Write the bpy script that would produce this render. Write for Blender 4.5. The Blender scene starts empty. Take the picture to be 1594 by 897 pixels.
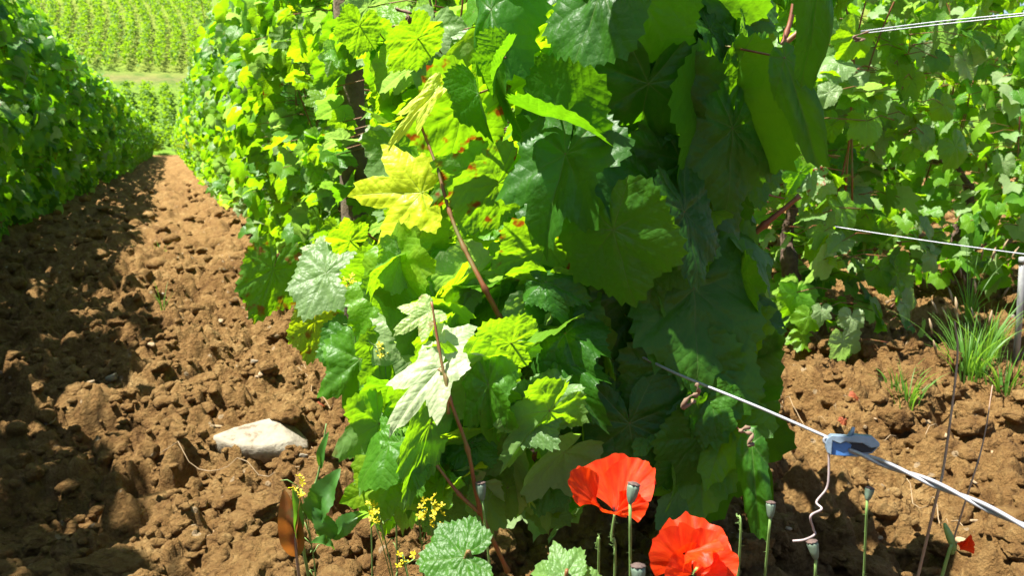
import bpy, bmesh, math, random
import numpy as np
from mathutils import Vector, Matrix

# ------------------------------------------------------------------ camera, light, exposure
scene = bpy.context.scene
COL = scene.collection
EYE = 0.6
FPX = 1300.0
PITCH = math.atan(223.5 / FPX)
YAW = math.radians(21.965)
SUN_EL = math.radians(66.0)
SUN_AZ_BACK = math.radians(-12.0)          # how far behind the row normal the sun stands
EXPOSURE = 1.8
SUN_STRENGTH = 5.0
SKY_STRENGTH = 0.058

Fv = Vector((math.sin(YAW) * math.cos(PITCH), math.cos(YAW) * math.cos(PITCH), -math.sin(PITCH)))
Rv = Vector((math.cos(YAW), -math.sin(YAW), 0))
Uv = Rv.cross(Fv)
CAM = Vector((0, 0, EYE))

def at(px, py, d):
    """photo pixel + depth along the view axis -> world point"""
    return CAM + d * (Fv + Rv * ((px - 797) / FPX) - Uv * ((py - 448.5) / FPX))

def ground_at(px, py, z=0.0):
    r = Fv + Rv * ((px - 797) / FPX) - Uv * ((py - 448.5) / FPX)
    t = (z - EYE) / r.z
    return CAM + r * t

cam_d = bpy.data.cameras.new('camera')
cam = bpy.data.objects.new('camera', cam_d)
COL.objects.link(cam)
cam.location = CAM
cam.rotation_euler = Matrix((Rv, Uv, -Fv)).transposed().to_euler()
cam_d.sensor_width = 36
cam_d.lens = 36 * FPX / 1594
cam_d.clip_start = 0.02
cam_d.clip_end = 3000
cam_d.dof.use_dof = True
cam_d.dof.focus_distance = 0.85
cam_d.dof.aperture_fstop = 18
scene.camera = cam

world = bpy.data.worlds.new('World')
scene.world = world
world.use_nodes = True
wn = world.node_tree
bg = wn.nodes['Background']
sky = wn.nodes.new('ShaderNodeTexSky')
sky.sky_type = 'NISHITA'
sky.sun_disc = False
tosun = Vector((-math.cos(SUN_AZ_BACK) * math.cos(SUN_EL), -math.sin(SUN_AZ_BACK) * math.cos(SUN_EL), math.sin(SUN_EL)))
sky.sun_elevation = SUN_EL
sky.sun_rotation = math.atan2(tosun.x, tosun.y)
wn.links.new(sky.outputs[0], bg.inputs[0])
bg.inputs[1].default_value = SKY_STRENGTH
sun_d = bpy.data.lights.new('sun', 'SUN')
sun_d.energy = SUN_STRENGTH
sun_d.angle = math.radians(0.5)
sun_d.color = (1.0, 0.955, 0.88)
sun = bpy.data.objects.new('sun', sun_d)
COL.objects.link(sun)
sun.rotation_euler = tosun.to_track_quat('Z', 'Y').to_euler()
scene.view_settings.view_transform = 'Standard'
scene.view_settings.look = 'None'
scene.view_settings.exposure = EXPOSURE
scene.view_settings.gamma = 1
scene.view_settings.use_curve_mapping = False
scene.cycles.max_bounces = 8
scene.cycles.diffuse_bounces = 4
scene.cycles.transmission_bounces = 6
scene.cycles.glossy_bounces = 2
scene.cycles.use_denoising = True

RNG = np.random.default_rng(7)
random.seed(7)

# ------------------------------------------------------------------ noise helpers
def _hash(ix, iy, iz, s):
    h = (ix.astype(np.int64) * 374761393 + iy.astype(np.int64) * 668265263 + iz.astype(np.int64) * 2147483647 + s * 974634777) & 0xffffffff
    h = ((h ^ (h >> 13)) * 1274126177) & 0xffffffff
    h = ((h ^ (h >> 16)) * 2246822519) & 0xffffffff
    return ((h ^ (h >> 15)) & 0xffffff) / float(0xffffff)

def vnoise(x, y, z=None, s=0):
    x = np.asarray(x, float); y = np.asarray(y, float)
    z = np.zeros_like(x) if z is None else np.asarray(z, float)
    ix, iy, iz = np.floor(x), np.floor(y), np.floor(z)
    fx, fy, fz = x - ix, y - iy, z - iz
    fx = fx * fx * (3 - 2 * fx); fy = fy * fy * (3 - 2 * fy); fz = fz * fz * (3 - 2 * fz)
    r = 0
    for a in (0, 1):
        for b in (0, 1):
            for c in (0, 1):
                w = (fx if a else 1 - fx) * (fy if b else 1 - fy) * (fz if c else 1 - fz)
                r = r + w * _hash(ix + a, iy + b, iz + c, s)
    return r * 2 - 1

def fbm(x, y, z=None, o=4, s=0):
    r, a, f = 0, 0.5, 1.0
    for k in range(o):
        r = r + a * vnoise(x * f, y * f, None if z is None else z * f, s + k)
        a *= 0.5; f *= 2.03
    return r

def clod_layer(x, y, cell, hgt, s, dens=1.0):
    """domed clods of about one cell, the highest wins"""
    wx = x + cell * 0.28 * vnoise(x / cell * 2.1, y / cell * 2.1, s=s + 50)
    wy = y + cell * 0.28 * vnoise(x / cell * 2.1, y / cell * 2.1, s=s + 51)
    gx, gy = np.floor(wx / cell), np.floor(wy / cell)
    best = np.zeros_like(x)
    zz = np.zeros_like(gx)
    for a in (-1, 0, 1):
        for b in (-1, 0, 1):
            cx, cy = gx + a, gy + b
            jx, jy = _hash(cx, cy, zz, s), _hash(cx, cy, zz, s + 1)
            rr = 0.35 + 0.45 * _hash(cx, cy, zz, s + 2)
            on = _hash(cx, cy, zz, s + 3) < dens
            d2 = ((wx / cell - cx - jx) ** 2 + (wy / cell - cy - jy) ** 2) / rr ** 2
            hh = np.where(on, np.sqrt(np.clip(1 - d2, 0, 1)) * (0.35 + 0.65 * rr / 0.8), 0)
            best = np.maximum(best, hh)
    return best * hgt

ROWS = (-1.10, 0.545, 1.68, 2.80, 3.92)

def base_height(x, y):
    """large shape of the land"""
    z = np.zeros_like(x)
    for rx in ROWS:
        z = z + 0.05 * np.exp(-((x - rx) / 0.28) ** 2)
    z = z * np.clip((46 - y) / 4, 0, 1)
    z = z + 0.03 * vnoise(x * 1.3, y * 1.1, s=90)
    ramp = np.clip((y - 55) / 17, 0, 1)
    z = z + 5.7 * ramp * ramp * (3 - 2 * ramp)
    t = np.clip(y - 72, 0, None)
    z = z + 0.345 * np.minimum(t, 60) + 0.03 * np.clip(t - 60, 0, None)
    z = z + np.clip(t / 30, 0, 1) * 1.3 * np.sin(x * 0.05 + 0.6)
    return z

def soil_height(x, y):
    x = np.asarray(x, float); y = np.asarray(y, float)
    r = np.hypot(x, y)
    near = np.clip((46 - r) / 26, 0.0, 1) * np.clip((50 - y) / 6, 0, 1)
    fine = np.clip((7 - r) / 3, 0, 1)
    c = clod_layer(x, y, 0.20, 0.062, 1, 0.75)
    c = c + clod_layer(x + 3.3, y, 0.095, 0.036, 11, 0.8)
    c = c + fine * (clod_layer(x, y + 7.7, 0.042, 0.017, 21, 0.85) + clod_layer(x, y, 0.02, 0.008, 31, 0.8))
    c = c + 0.020 * fbm(x * 9, y * 9, o=4, s=70) + 0.018 * fine * fbm(x * 38, y * 38, o=4, s=75)
    return base_height(x, y) + near * (c * 1.25 - 0.068)

def zs(x, y):
    return float(soil_height(np.array([x]), np.array([y]))[0])

# ------------------------------------------------------------------ object helpers
def tag(o, label=None, cat=None, group=None, kind=None):
    if label: o['label'] = label
    if cat: o['category'] = cat
    if group: o['group'] = group
    if kind: o['kind'] = kind
    return o

def empty(name, loc=(0, 0, 0)):
    o = bpy.data.objects.new(name, None)
    COL.objects.link(o); o.location = loc
    o.empty_display_size = 0.05
    return o

def mesh_obj(name, mesh, mat, parent=None):
    if mat: 
        for m in (mat if isinstance(mat, (list, tuple)) else [mat]):
            mesh.materials.append(m)
    o = bpy.data.objects.new(name, mesh)
    COL.objects.link(o)
    if parent: o.parent = parent
    return o

def np_mesh(name, V, faces, smooth=True):
    """faces: list of (F,k) int arrays"""
    me = bpy.data.meshes.new(name)
    me.vertices.add(len(V))
    me.vertices.foreach_set('co', np.ascontiguousarray(V, np.float32).ravel())
    idx = np.concatenate([f.ravel() for f in faces]).astype(np.int32)
    tot = np.concatenate([np.full(len(f), f.shape[1]) for f in faces]).astype(np.int32)
    start = np.concatenate([[0], np.cumsum(tot)[:-1]]).astype(np.int32)
    me.loops.add(len(idx)); me.loops.foreach_set('vertex_index', idx)
    me.polygons.add(len(tot)); me.polygons.foreach_set('loop_start', start); me.polygons.foreach_set('loop_total', tot)
    if smooth:
        me.polygons.foreach_set('use_smooth', np.ones(len(tot), bool))
    me.update(calc_edges=True)
    return me

class Soup:
    """collects tubes, lathes and grids into one mesh"""
    def __init__(s): s.V = []; s.Q = []; s.n = 0
    def grid(s, P, closed_u=False):
        """P: (nv, nu, 3)"""
        nv, nu = P.shape[:2]
        s.V.append(P.reshape(-1, 3))
        a = np.arange(nv * nu).reshape(nv, nu) + s.n
        b = np.concatenate([a, a[:, :1]], 1) if closed_u else a
        q = np.stack([b[:-1, :-1], b[:-1, 1:], b[1:, 1:], b[1:, :-1]], -1).reshape(-1, 4)
        s.Q.append(q); s.n += nv * nu
    def tube(s, pts, rad, k=7, jitter=0.0, seed=0):
        pts = [Vector(p) for p in pts]
        if not hasattr(rad, '__len__'): rad = [rad] * len(pts)
        P = []
        ref = Vector((0.3, 0.2, 1)).normalized()
        rg = np.random.default_rng(seed)
        pu = None
        n = len(pts)
        pts2 = [pts[0]] + pts + [pts[-1]]; rad2 = [0.0005 * 0] + list(rad) + [0.0]
        for i, p in enumerate(pts2):
            j = min(max(i - 1, 0), n - 1)
            t = (pts[min(j + 1, n - 1)] - pts[max(j - 1, 0)])
            t = t.normalized() if t.length > 1e-9 else Vector((0, 0, 1))
            if pu is None:
                pu = ref.cross(t)
                if pu.length < 1e-3: pu = Vector((1, 0, 0)).cross(t)
            u = (pu - t * pu.dot(t)).normalized(); pu = u
            v = t.cross(u)
            ring = []
            for a in range(k):
                an = 2 * math.pi * a / k
                rr = rad2[i] * (1 + jitter * rg.uniform(-1, 1))
                ring.append(p + (u * math.cos(an) + v * math.sin(an)) * rr)
            P.append(ring)
        s.grid(np.array([[list(q) for q in r] for r in P]), True)
    def lathe(s, base, axis, prof, k=12, rib=0.0, nrib=8):
        """prof: list of (h, r)"""
        axis = Vector(axis).normalized(); base = Vector(base)
        u = axis.orthogonal().normalized(); v = axis.cross(u)
        P = []
        for h, r in prof:
            P.append([list(base + axis * h + (u * math.cos(2 * math.pi * a / k) + v * math.sin(2 * math.pi * a / k)) * r * (1 + rib * math.cos(nrib * 2 * math.pi * a / k))) for a in range(k)])
        s.grid(np.array(P), True)
    def build(s, name, mat, parent=None, smooth=True):
        return mesh_obj(name, np_mesh(name, np.concatenate(s.V), s.Q, smooth), mat, parent)

def bez(p, n=12):
    """smooth curve through points (Catmull-Rom)"""
    p = [Vector(q) for q in p]
    p = [p[0] * 2 - p[1]] + p + [p[-1] * 2 - p[-2]]
    out = []
    for i in range(1, len(p) - 2):
        for k in range(n):
            t = k / n
            a, b, c, d = p[i - 1], p[i], p[i + 1], p[i + 2]
            out.append(0.5 * ((2 * b) + (c - a) * t + (2 * a - 5 * b + 4 * c - d) * t * t + (3 * b - a - 3 * c + d) * t ** 3))
    out.append(p[-2])
    return out

# ------------------------------------------------------------------ material helpers
def new_mat(name):
    m = bpy.data.materials.new(name); m.use_nodes = True
    nt = m.node_tree; nt.nodes.clear()
    return m, nt
def nd(nt, t, **kw):
    n = nt.nodes.new(t)
    for k, v in kw.items():
        if k.startswith('i_'):
            key = k[2:]
            n.inputs[int(key) if key.isdigit() else key].default_value = v
        else: setattr(n, k, v)
    return n
def math_n(nt, op, a, b=None, clamp=False):
    n = nt.nodes.new('ShaderNodeMath'); n.operation = op; n.use_clamp = clamp
    for i, v in enumerate((a, b)):
        if v is None: continue
        if isinstance(v, (int, float)): n.inputs[i].default_value = v
        else: nt.links.new(v, n.inputs[i])
    return n.outputs[0]
def mixc(nt, f, a, b, blend='MIX'):
    n = nt.nodes.new('ShaderNodeMix'); n.data_type = 'RGBA'; n.blend_type = blend
    for i, v in ((0, f), (6, a), (7, b)):
        if isinstance(v, (int, float)): n.inputs[i].default_value = v
        elif isinstance(v, tuple): n.inputs[i].default_value = v + (1,) if len(v) == 3 else v
        else: nt.links.new(v, n.inputs[i])
    return n.outputs[2]
def ramp(nt, fac, stops, interp='LINEAR'):
    n = nt.nodes.new('ShaderNodeValToRGB'); n.color_ramp.interpolation = interp
    e = n.color_ramp.elements
    while len(e) < len(stops): e.new(0.5)
    for el, (p, c) in zip(e, stops):
        el.position = p; el.color = c + (1,) if len(c) == 3 else c
    nt.links.new(fac, n.inputs[0])
    return n.outputs[0]
def smooth(nt, v, lo, hi):
    n = nt.nodes.new('ShaderNodeMapRange'); n.interpolation_type = 'SMOOTHSTEP'
    n.inputs[1].default_value = lo; n.inputs[2].default_value = hi
    nt.links.new(v, n.inputs[0])
    return n.outputs[0]

def leaf_material(name, dark=1.0, quilt=1.0):
    m, nt = new_mat(name); L = nt.links.new
    at_ = nd(nt, 'ShaderNodeAttribute', attribute_name='leafvar')
    sep = nd(nt, 'ShaderNodeSeparateColor'); L(at_.outputs['Color'], sep.inputs[0])
    hue, spot, pale, edge = sep.outputs[0], sep.outputs[1], sep.outputs[2], at_.outputs['Alpha']
    uv = nd(nt, 'ShaderNodeUVMap', uv_map='vein')
    su = nd(nt, 'ShaderNodeSeparateXYZ'); L(uv.outputs[0], su.inputs[0])
    u, v = su.outputs[0], su.outputs[1]
    geo = nd(nt, 'ShaderNodeNewGeometry')
    nz = nd(nt, 'ShaderNodeTexNoise', i_Scale=28.0, i_Detail=4.0)
    L(geo.outputs['Position'], nz.inputs['Vector'])
    nz2 = nd(nt, 'ShaderNodeTexNoise', i_Scale=190.0, i_Detail=3.0)
    L(geo.outputs['Position'], nz2.inputs['Vector'])
    # veins
    wid = math_n(nt, 'MULTIPLY_ADD', u, -0.010); nt.nodes[-1].inputs[2].default_value = 0.016
    prim = math_n(nt, 'SUBTRACT', 1.0, math_n(nt, 'DIVIDE', v, wid, True), True)
    s1 = math_n(nt, 'SUBTRACT', u, math_n(nt, 'MULTIPLY', v, 0.85))
    s1 = math_n(nt, 'ADD', s1, math_n(nt, 'MULTIPLY', nz.outputs[0], 0.10))
    s2 = math_n(nt, 'FRACT', math_n(nt, 'MULTIPLY', s1, 6.5))
    s3 = math_n(nt, 'ABSOLUTE', math_n(nt, 'SUBTRACT', s2, 0.5))          # 0.5 on a vein, 0 between
    sec = smooth(nt, s3, 0.455, 0.5)
    vein = math_n(nt, 'MAXIMUM', prim, math_n(nt, 'MULTIPLY', sec, 0.22))
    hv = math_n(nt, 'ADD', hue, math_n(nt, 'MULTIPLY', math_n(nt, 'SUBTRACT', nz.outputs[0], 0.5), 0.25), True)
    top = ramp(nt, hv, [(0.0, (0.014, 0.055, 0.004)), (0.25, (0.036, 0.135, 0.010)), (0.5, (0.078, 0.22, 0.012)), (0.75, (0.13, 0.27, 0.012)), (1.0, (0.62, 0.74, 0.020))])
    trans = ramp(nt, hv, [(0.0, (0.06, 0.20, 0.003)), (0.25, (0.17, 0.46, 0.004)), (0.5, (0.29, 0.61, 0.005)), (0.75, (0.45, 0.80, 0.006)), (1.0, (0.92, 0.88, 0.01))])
    topv = mixc(nt, math_n(nt, 'MULTIPLY', vein, 0.55), top, (0.16, 0.26, 0.06))
    under = mixc(nt, 0.5, top, (0.12, 0.19, 0.075))
    back = geo.outputs['Backfacing']
    col = mixc(nt, back, topv, mixc(nt, math_n(nt, 'MULTIPLY', vein, 0.5), under, (0.2, 0.27, 0.11)))
    col = mixc(nt, pale, col, (0.62, 0.68, 0.42))  # pale also paints sun sheen into the leaf colour
    sp_n = nd(nt, 'ShaderNodeTexNoise', i_Scale=75.0, i_Detail=2.0); L(geo.outputs['Position'], sp_n.inputs['Vector'])
    spm = math_n(nt, 'ADD', math_n(nt, 'MULTIPLY', edge, 0.28), sp_n.outputs[0])
    spm = math_n(nt, 'MULTIPLY', smooth(nt, spm, 0.76, 0.92), spot)
    col = mixc(nt, spm, col, (0.22, 0.035, 0.008))
    tcol = mixc(nt, math_n(nt, 'MULTIPLY', vein, 0.55), trans, (0.10, 0.20, 0.01))
    tcol = mixc(nt, pale, tcol, (0.55, 0.68, 0.25))
    tcol = mixc(nt, spm, tcol, (0.32, 0.07, 0.006))
    # relief: blade bulges between the sunken veins
    hgt = math_n(nt, 'MULTIPLY', math_n(nt, 'POWER', s3, 2.0), -2.0)
    hgt = math_n(nt, 'SUBTRACT', hgt, math_n(nt, 'MULTIPLY', prim, 0.5))
    hgt = math_n(nt, 'MULTIPLY', hgt, 0.7)
    hgt = math_n(nt, 'ADD', hgt, math_n(nt, 'MULTIPLY', nz2.outputs[0], 0.7))
    cell = nd(nt, 'ShaderNodeTexVoronoi', i_Scale=13.0); L(uv.outputs[0], cell.inputs['Vector'])
    hgt = math_n(nt, 'SUBTRACT', hgt, math_n(nt, 'MULTIPLY', cell.outputs['Distance'], 0.5))
    bmp = nd(nt, 'ShaderNodeBump', i_Strength=0.34 * quilt, i_Distance=0.003); L(hgt, bmp.inputs['Height'])
    pr = nd(nt, 'ShaderNodeBsdfPrincipled')
    L(col, pr.inputs['Base Color']); L(bmp.outputs[0], pr.inputs['Normal'])
    pr.inputs['Roughness'].default_value = 0.46
    rr = mixc(nt, back, (0.44,) * 3, (0.75,) * 3); L(rr, pr.inputs['Roughness'])
    pr.inputs['Specular IOR Level'].default_value = 0.36
    tr = nd(nt, 'ShaderNodeBsdfTranslucent'); L(tcol, tr.inputs[0]); L(bmp.outputs[0], tr.inputs['Normal'])
    mx = nd(nt, 'ShaderNodeMixShader'); mx.inputs[0].default_value = 0.48
    L(pr.outputs[0], mx.inputs[1]); L(tr.outputs[0], mx.inputs[2])
    out = nd(nt, 'ShaderNodeOutputMaterial'); L(mx.outputs[0], out.inputs[0])
    return m

def simple_mat(name, col, rough=0.6, metal=0.0, noise=0.25, nscale=40, trans=None, bump=0.2, bdist=0.002, spec=0.5, stops=None):
    m, nt = new_mat(name); L = nt.links.new
    tc = nd(nt, 'ShaderNodeTexCoord')
    nz = nd(nt, 'ShaderNodeTexNoise', i_Scale=float(nscale), i_Detail=5.0, i_Roughness=0.65); L(tc.outputs['Object'], nz.inputs['Vector'])
    if stops: c = ramp(nt, nz.outputs[0], stops)
    else:
        c = ramp(nt, nz.outputs[0], [(0.3, tuple(x * (1 - noise) for x in col)), (0.7, tuple(min(1, x * (1 + noise)) for x in col))])
    pr = nd(nt, 'ShaderNodeBsdfPrincipled'); L(c, pr.inputs['Base Color'])
    pr.inputs['Roughness'].default_value = rough; pr.inputs['Metallic'].default_value = metal
    pr.inputs['Specular IOR Level'].default_value = spec
    bm = nd(nt, 'ShaderNodeBump', i_Strength=bump, i_Distance=bdist); L(nz.outputs[0], bm.inputs['Height']); L(bm.outputs[0], pr.inputs['Normal'])
    out = nd(nt, 'ShaderNodeOutputMaterial')
    if trans:
        tr = nd(nt, 'ShaderNodeBsdfTranslucent'); tr.inputs[0].default_value = trans + (1,)
        L(bm.outputs[0], tr.inputs['Normal'])
        mx = nd(nt, 'ShaderNodeMixShader'); mx.inputs[0].default_value = 0.5
        L(pr.outputs[0], mx.inputs[1]); L(tr.outputs[0], mx.inputs[2]); L(mx.outputs[0], out.inputs[0])
    else: L(pr.outputs[0], out.inputs[0])
    return m

def soil_material(name, zone=False):
    m, nt = new_mat(name); L = nt.links.new
    geo = nd(nt, 'ShaderNodeNewGeometry'); P = geo.outputs['Position']
    n1 = nd(nt, 'ShaderNodeTexNoise', i_Scale=3.0, i_Detail=3.0); L(P, n1.inputs['Vector'])
    n2 = nd(nt, 'ShaderNodeTexNoise', i_Scale=38.0, i_Detail=8.0, i_Roughness=0.7); L(P, n2.inputs['Vector'])
    n3 = nd(nt, 'ShaderNodeTexNoise', i_Scale=260.0, i_Detail=5.0, i_Roughness=0.7); L(P, n3.inputs['Vector'])
    vo = nd(nt, 'ShaderNodeTexVoronoi', i_Scale=120.0); L(P, vo.inputs['Vector'])
    f = math_n(nt, 'ADD', math_n(nt, 'MULTIPLY', n1.outputs[0], 0.35), math_n(nt, 'MULTIPLY', n2.outputs[0], 0.65))
    c = ramp(nt, f, [(0.33, (0.075, 0.036, 0.012)), (0.45, (0.175, 0.094, 0.030)), (0.55, (0.235, 0.138, 0.047)), (0.67, (0.34, 0.225, 0.090))])
    # pale limestone crumbs
    vo2 = nd(nt, 'ShaderNodeTexVoronoi', i_Scale=46.0); L(P, vo2.inputs['Vector'])
    sc = nd(nt, 'ShaderNodeSeparateColor'); L(vo2.outputs['Color'], sc.inputs[0])
    chip = math_n(nt, 'MULTIPLY', math_n(nt, 'GREATER_THAN', sc.outputs[0], 0.955), math_n(nt, 'LESS_THAN', vo2.outputs['Distance'], 0.32))
    c = mixc(nt, chip, c, (0.30, 0.215, 0.12))
    h = math_n(nt, 'ADD', math_n(nt, 'MULTIPLY', n2.outputs[0], 1.3), math_n(nt, 'MULTIPLY', n3.outputs[0], 0.5))
    h = math_n(nt, 'SUBTRACT', h, math_n(nt, 'MULTIPLY', vo.outputs['Distance'], 0.32))
    if zone:
        az = nd(nt, 'ShaderNodeAttribute', attribute_name='zone')
        sz = nd(nt, 'ShaderNodeSeparateColor'); L(az.outputs['Color'], sz.inputs[0])
        gn = nd(nt, 'ShaderNodeTexNoise', i_Scale=0.8, i_Detail=10.0, i_Roughness=0.7); L(P, gn.inputs['Vector'])
        g = ramp(nt, gn.outputs[0], [(0.35, (0.075, 0.15, 0.012)), (0.65, (0.15, 0.25, 0.022))])
        k = ramp(nt, gn.outputs[0], [(0.38, (0.06, 0.10, 0.018)), (0.62, (0.17, 0.155, 0.05))])
        c = mixc(nt, sz.outputs[0], c, g)
        c = mixc(nt, sz.outputs[1], c, k)
    b = nd(nt, 'ShaderNodeBump', i_Strength=1.0, i_Distance=0.016); L(h, b.inputs['Height'])
    pr = nd(nt, 'ShaderNodeBsdfPrincipled'); L(c, pr.inputs['Base Color']); L(b.outputs[0], pr.inputs['Normal'])
    pr.inputs['Roughness'].default_value = 0.95; pr.inputs['Specular IOR Level'].default_value = 0.15
    out = nd(nt, 'ShaderNodeOutputMaterial'); L(pr.outputs[0], out.inputs[0])
    return m

M = {}
M['leaf'] = leaf_material('vine_leaf')
M['far_leaf'] = simple_mat('far_vine_leaf', (0.10, 0.21, 0.012), 0.7, noise=0.35, nscale=0.9, trans=(0.26, 0.45, 0.010), bump=0)
M['weed_leaf'] = simple_mat('weed_leaf', (0.06, 0.18, 0.03), 0.45, noise=0.3, nscale=30, trans=(0.18, 0.42, 0.02))
M['brown_leaf'] = simple_mat('browned_leaf', (0.22, 0.09, 0.025), 0.6, nscale=60, trans=(0.5, 0.16, 0.02), stops=[(0.35, (0.08, 0.09, 0.02)), (0.6, (0.30, 0.085, 0.02))])
M['dry_leaf'] = simple_mat('dry_leaf', (0.35, 0.09, 0.03), 0.7, noise=0.5, nscale=60, trans=(0.5, 0.12, 0.02))
M['grass'] = simple_mat('grass_blade', (0.09, 0.22, 0.025), 0.5, noise=0.4, nscale=9, trans=(0.25, 0.48, 0.03))
M['straw'] = simple_mat('dry_straw', (0.27, 0.19, 0.10), 0.7, noise=0.25, nscale=50)
M['twig'] = simple_mat('dry_twig', (0.26, 0.17, 0.11), 0.8, noise=0.3, nscale=50)
M['bark'] = simple_mat('vine_bark', (0.09, 0.055, 0.035), 0.95, noise=0.6, nscale=35, bump=1.0, bdist=0.01)
M['cane'] = simple_mat('vine_cane', (0.32, 0.12, 0.045), 0.55, nscale=22, stops=[(0.35, (0.12, 0.13, 0.03)), (0.55, (0.20, 0.06, 0.02)), (0.7, (0.13, 0.035, 0.015))])
M['greenstem'] = simple_mat('green_stem', (0.14, 0.24, 0.06), 0.6, noise=0.3, nscale=40)
M['wood'] = simple_mat('weathered_post_wood', (0.12, 0.09, 0.05), 0.95, noise=0.5, nscale=25, bump=1.0, bdist=0.008)
M['stone'] = simple_mat('pale_limestone', (0.6, 0.56, 0.48), 0.9, nscale=26, bump=0.8, bdist=0.008, stops=[(0.36, (0.12, 0.085, 0.05)), (0.46, (0.24, 0.205, 0.145)), (0.8, (0.31, 0.285, 0.22))])
M['chip'] = simple_mat('limestone_chip', (0.50, 0.40, 0.26), 0.9, nscale=30, bump=0.6, bdist=0.004, stops=[(0.3, (0.20, 0.125, 0.055)), (0.55, (0.29, 0.21, 0.12)), (0.8, (0.38, 0.33, 0.24))])
M['wire'] = simple_mat('galvanised_wire', (0.30, 0.31, 0.34), 0.5, metal=0.4, noise=0.12, nscale=60)
M['oldwire'] = simple_mat('dull_wire', (0.32, 0.26, 0.25), 0.6, metal=0.2, noise=0.3, nscale=120)
M['zinc'] = simple_mat('cast_zinc', (0.20, 0.27, 0.34), 0.4, metal=0.35, noise=0.12, nscale=150, bump=0.3)
M['zinc_shade'] = simple_mat('zinc_recess_shade', (0.05, 0.15, 0.38), 0.45, metal=0.2, noise=0.2, nscale=120)  # blue of the unlit face, painted as a second zinc
M['black'] = simple_mat('hole_shade', (0.02, 0.02, 0.025), 0.7)  # painted darkness of the channel opening
M['stake'] = simple_mat('galvanised_stake', (0.32, 0.32, 0.31), 0.5, metal=0.3, noise=0.2, nscale=40)
M['yellow'] = simple_mat('yellow_petal', (0.62, 0.50, 0.012), 0.6, noise=0.15, nscale=90, trans=(0.85, 0.75, 0.02))
M['capsule'] = simple_mat('seed_capsule', (0.10, 0.145, 0.10), 0.6, noise=0.25, nscale=120)
M['capdisc'] = simple_mat('capsule_disc', (0.08, 0.05, 0.04), 0.8, noise=0.4, nscale=300)
M['flower_cluster'] = simple_mat('dried_tendril', (0.16, 0.10, 0.06), 0.8, noise=0.3, nscale=90)

def poppy_material():
    m, nt = new_mat('poppy_petal'); L = nt.links.new
    uv = nd(nt, 'ShaderNodeUVMap', uv_map='petal'); s = nd(nt, 'ShaderNodeSeparateXYZ'); L(uv.outputs[0], s.inputs[0])
    n = nd(nt, 'ShaderNodeTexNoise', i_Scale=1.0, i_Detail=6.0, i_Roughness=0.65)
    mp = nd(nt, 'ShaderNodeMapping'); mp.inputs['Scale'].default_value = (16, 3.0, 1)
    L(uv.outputs[0], mp.inputs[0]); L(mp.outputs[0], n.inputs['Vector'])
    c = ramp(nt, n.outputs[0], [(0.3, (0.74, 0.028, 0.002)), (0.7, (0.88, 0.075, 0.005))])
    dk = smooth(nt, s.outputs[1], 0.14, 0.05)
    n_inv = math_n(nt, 'SUBTRACT', 1.0, smooth(nt, s.outputs[1], 0.05, 0.15))
    c = mixc(nt, n_inv, c, (0.05, 0.004, 0.01))
    b = nd(nt, 'ShaderNodeBump', i_Strength=0.35, i_Distance=0.0015); L(n.outputs[0], b.inputs['Height'])
    pr = nd(nt, 'ShaderNodeBsdfPrincipled'); L(c, pr.inputs['Base Color']); L(b.outputs[0], pr.inputs['Normal'])
    pr.inputs['Roughness'].default_value = 0.5; pr.inputs['Specular IOR Level'].default_value = 0.4
    tr = nd(nt, 'ShaderNodeBsdfTranslucent'); L(c, tr.inputs[0]); L(b.outputs[0], tr.inputs['Normal'])
    mx = nd(nt, 'ShaderNodeMixShader'); mx.inputs[0].default_value = 0.5
    L(pr.outputs[0], mx.inputs[1]); L(tr.outputs[0], mx.inputs[2])
    o = nd(nt, 'ShaderNodeOutputMaterial'); L(mx.outputs[0], o.inputs[0])
    return m
M['poppy'] = poppy_material()

# ------------------------------------------------------------------ the ground: one sheet
def build_ground():
    a_in = np.linspace(-50, 50, 900)
    a_l = np.linspace(-180, -50, 60)[:-1]; a_r = np.linspace(50, 180, 60)[1:-1]
    ang = np.radians(np.concatenate([a_l, a_in, a_r]) ) + YAW
    nr = 900
    rad = 0.25 * (3000 / 0.25) ** (np.linspace(0, 1, nr) ** 1.0)
    # denser between 0.9 and 8 m
    k = np.linspace(0, 1, nr)
    rad = np.exp(np.interp(k, [0, 0.04, 0.62, 0.86, 1], np.log([0.2, 0.85, 5.0, 60, 3000])))
    A, Rr = np.meshgrid(ang, rad)
    X, Y = Rr * np.sin(A), Rr * np.cos(A)
    Z = soil_height(X, Y)
    V = np.stack([X, Y, Z], -1).reshape(-1, 3)
    V = np.concatenate([V, [[0, 0, -0.03]]])
    na = len(ang)
    idx = np.arange(nr * na).reshape(nr, na)
    b = np.concatenate([idx, idx[:, :1]], 1)
    q = np.stack([b[:-1, :-1], b[1:, :-1], b[1:, 1:], b[:-1, 1:]], -1).reshape(-1, 4)[:, ::-1]
    t = np.stack([b[0, 1:], b[0, :-1], np.full(na, nr * na)], -1)[:, ::-1]
    me = np_mesh('soil', V, [q, t])
    zone = np.zeros((len(V), 4), np.float32)
    y = V[:, 1]; r = np.hypot(V[:, 0], V[:, 1])
    w = y + 1.2 * vnoise(V[:, 0] * 0.2, y * 0.2, s=5)
    zone[:, 0] = np.clip((w - 53) / 1.5, 0, 1)
    zone[:, 1] = np.clip((w - 67) / 2.5, 0, 1) * np.clip((74 - w) / 1.5, 0, 1)
    soil_on_hill = np.clip((w - 73.5) / 1, 0, 1)
    zone[:, 0] *= (1 - 0.25 * soil_on_hill)
    at_ = me.attributes.new('zone', 'FLOAT_COLOR', 'POINT'); at_.data.foreach_set('color', zone.ravel())
    o = mesh_obj('ground', me, soil_material('ploughed_soil', True))
    tag(o, kind='structure')
    return o
build_ground()

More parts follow.
